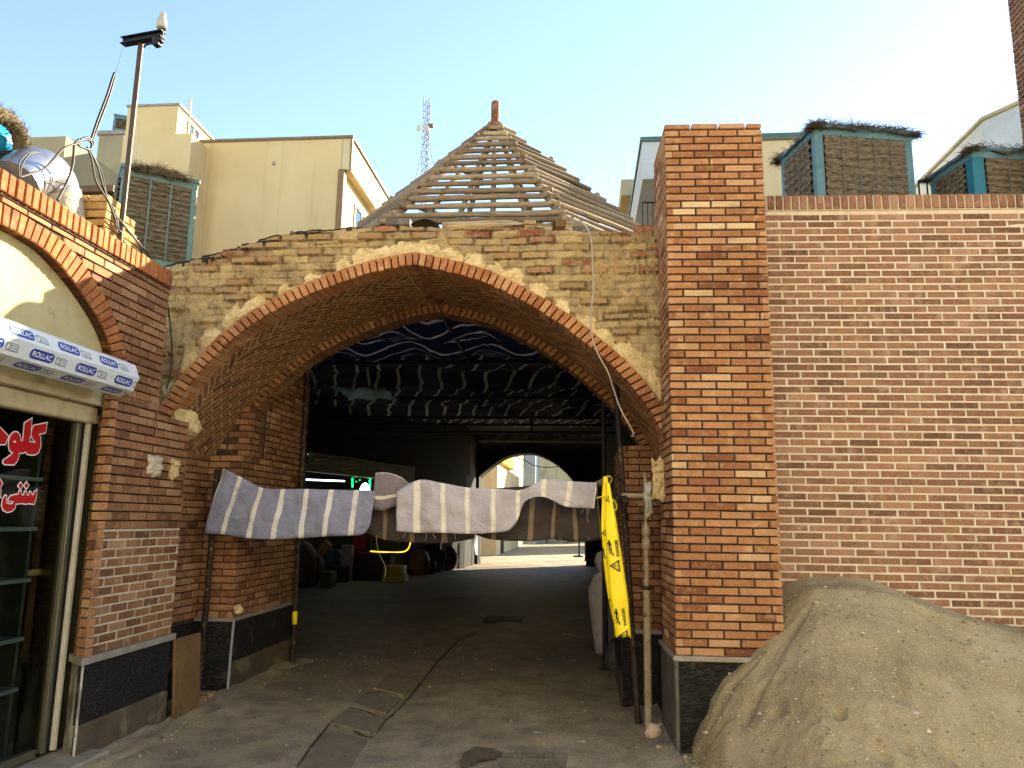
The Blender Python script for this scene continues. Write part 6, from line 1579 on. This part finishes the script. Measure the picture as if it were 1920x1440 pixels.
# ------------------------------------------------------------------ the street beyond the rear gate
sk_=lambda x,y,Y:PY(x,y,Y)
a=sk_(890,905,40);b=sk_(945,870,40)
h1=thing('street_house','tan brick house along the left side of the street beyond the rear arch','building',(a.x,40,0))
m_=MB(); m_.box((-9,36,0),(5.1,0,0),(0,16,0),(0,0,6.2)); m_.build('wall',M['cream2'],h1)
m_=MB(); m_.box((-3.95,36.2,4.3),(.25,0,0),(0,6,0),(0,0,.9)); sgn=m_.build('shop_sign',mat_plain('yellow_sign','#e0b820',.5),h1)
m_=MB(); m_.box((-3.91,38,0),(.06,0,0),(0,1.2,0),(0,0,2.2)); m_.build('door',M['darksteel'],h1)
h2=thing('street_house','grey-blue clad narrow building with pipes in the middle distance beyond the rear arch','building',(-3.5,54,0))
m_=MB(); m_.box((-5.5,54,0),(2.3,0,0),(0,6,0),(0,0,12)); m_.build('wall',mat_plain('grey_blue_cladding','#8d9aa2',.5),h2)
for k in range(3): m_=MB(); m_.box((-4.9,53.9,3.0+2.2*k),(.9,0,0),(0,.1,0),(0,0,1.1)); m_.build('window',M['window_glass'],h2)
h3=thing('street_house','large sunlit cream building closing the far end of the street','building',(0,70,0))
m_=MB(); m_.box((-6,72,0),(14,0,0),(0,8,0),(0,0,14)); m_.box((2.4,64,0),(2.5,0,0),(0,8,0),(0,0,12)); m_.build('wall',M['cream2'],h3)
h4=thing('street_house','white rendered house with a grilled window on the right of the far street','building',(2.5,46,0))
m_=MB(); m_.box((.75,46,0),(5,0,0),(0,8,0),(0,0,7.5)); m_.build('wall',M['white_render'],h4); win(h4,(1.0,46.0,4.3),(1,0,0),(0,0,1),.9,1.3,mull=2)
# bare tree
def bare_tree(nm,label,base,h,seed):
    t=thing(nm,label,'tree',base); r_=random.Random(seed); m_=MB()
    def br(p,d,l,rd,dep):
        pts=[p]; q=p; dd=d
        for k in range(4): dd=(dd+V((r_.uniform(-.25,.25),r_.uniform(-.25,.25),r_.uniform(-.05,.2)))).normalized(); q=q+dd*l/4; pts.append(q)
        m_.tube(pts,[lerp(rd,rd*.55,k/4) for k in range(5)],5,cap=False)
        if dep>0:
            for k in range(3 if dep>1 else 4):
                nd=(dd+V((r_.uniform(-1,1),r_.uniform(-1,1),r_.uniform(-.1,.8)))*.75).normalized(); br(pts[r_.choice((2,3,4))],nd,l*r_.uniform(.55,.8),rd*.5,dep-1)
    br(V(base),V((0,0,1)),h*.4,.10,4); m_.build('trunk',mat_plain('pale_bark','#8a7a60',.8),t); return t
bare_tree('bare_tree','bare branching tree in front of the far cream building',(-2.6,60,0),7.5,4)
m_=MB(); r_=random.Random(2); cs_=V((-1.0,58,1.6))
for k in range(2600):
    a=r_.uniform(0,6.28);e=r_.random(); p=cs_+V((math.cos(a)*1.9*e**.5,math.sin(a)*1.0*e**.5,r_.uniform(-1.6,1.5)*(1-.5*e))); s=r_.uniform(.05,.13); u=V((r_.uniform(-1,1),r_.uniform(-1,1),r_.uniform(-1,1))).normalized()*s; v=u.cross(V((r_.uniform(-1,1),r_.uniform(-1,1),1))).normalized()*s*.6
    m_.poly([p-u,p+v,p+u,p-v],r_.random())
def m_leaf():
    s=NT('bush_leaves'); return s.done(s.ramp(s.attr('rnd'),[(0,'#38452a'),(.5,'#566238'),(.8,'#6e6a3e'),(1,'#8a4a35')]),.6)
bt=thing('bush','leafy green and rust-red bush below the bare tree on the far street','bush',(-1,58,0)); M['leaf']=m_leaf(); m_.build('foliage',M['leaf'],bt); m_=MB(); m_.tube([(-1,58,0),(-1,58,1.5)],.06,6); m_.build('trunk',M['wood'],bt)
m_=MB(); m_.tube(crom([sk_(905,880,33),sk_(940,858,33),sk_(968,856,33),sk_(1000,872,33),sk_(1020,876,33),sk_(1050,874,33),sk_(1090,860,33)],5),.02,5); tag(m_.build('overhead_cable',M['cable']),'dark cable sagging across the street just beyond the rear arch','cable')
for k,(x,Y) in enumerate(((.55,34),(.5,31.2))):
    m_=MB(); m_.tube([(x,Y,0),(x,Y,4)],.05,8); m_.lathe((x,Y,0),[(.12,0),(.12,.02),(.05,.03)],10); tag(m_.build('street_post',M['alu']),['far grey post on the right kerb outside the rear arch','nearer grey post on the right kerb outside the rear arch'][k],'post')
# unseen fronts behind the viewer, added to bounce sunlight onto the shaded faces
bh=thing('bounce_building','unseen white fronts behind the viewer, added to bounce sunlight at the gateway','building',(-2,-6,0))
m_=MB(); m_.box((-16,-9,0),(30,0,0),(0,3,0),(0,0,11)); m_.build('wall',mat_rough('white_bounce_render','#e6dfcc','#dad2bc',.7,30,bump=.05),bh)
for k in range(7):
    for z in (1.0,4.6): win(bh,(-13+3.8*k+1.4,-6,z),(-1,0,0),(0,0,1),1.4,1.7)
# ------------------------------------------------------------------ camera, sky, sun
cd=bpy.data.cameras.new('camera'); co=bpy.data.objects.new('camera',cd); COL.objects.link(co)
cd.sensor_fit='HORIZONTAL'; cd.sensor_width=36; cd.lens=36*F_PX/1920; cd.clip_start=.05; cd.clip_end=2000
mtx=Matrix((RT,UP,-FW)).transposed().to_4x4(); mtx.translation=CAM; co.matrix_world=mtx
scene.camera=co
SUN_AZ,SUN_EL=42.0,25.0                                          # clockwise from +y
w=bpy.data.worlds.new('World'); scene.world=w; w.use_nodes=True; nt=w.node_tree; nt.nodes.clear()
sk=nt.nodes.new('ShaderNodeTexSky'); sk.sky_type='NISHITA'; sk.sun_disc=False; sk.sun_elevation=R(SUN_EL); sk.sun_rotation=R(SUN_AZ)
sk.air_density=1.0; sk.dust_density=.15; sk.ozone_density=.6; sk.altitude=1100
bg=nt.nodes.new('ShaderNodeBackground'); bg.inputs[1].default_value=.092; wo=nt.nodes.new('ShaderNodeOutputWorld')
nt.links.new(sk.outputs[0],bg.inputs[0]); nt.links.new(bg.outputs[0],wo.inputs[0])
ld=bpy.data.lights.new('sun','SUN'); ld.energy=5.0; ld.angle=R(.5); ld.color=(1.0,.89,.67)
lo=bpy.data.objects.new('sun',ld); COL.objects.link(lo)
sd=V((math.cos(R(SUN_EL))*math.sin(R(SUN_AZ)),math.cos(R(SUN_EL))*math.cos(R(SUN_AZ)),math.sin(R(SUN_EL))))
lo.rotation_euler=sd.to_track_quat('Z','Y').to_euler(); lo.location=(6,-4,12)
vs=scene.view_settings; vs.view_transform='Standard'; vs.look='None'; vs.gamma=1.0; vs.exposure=2.3
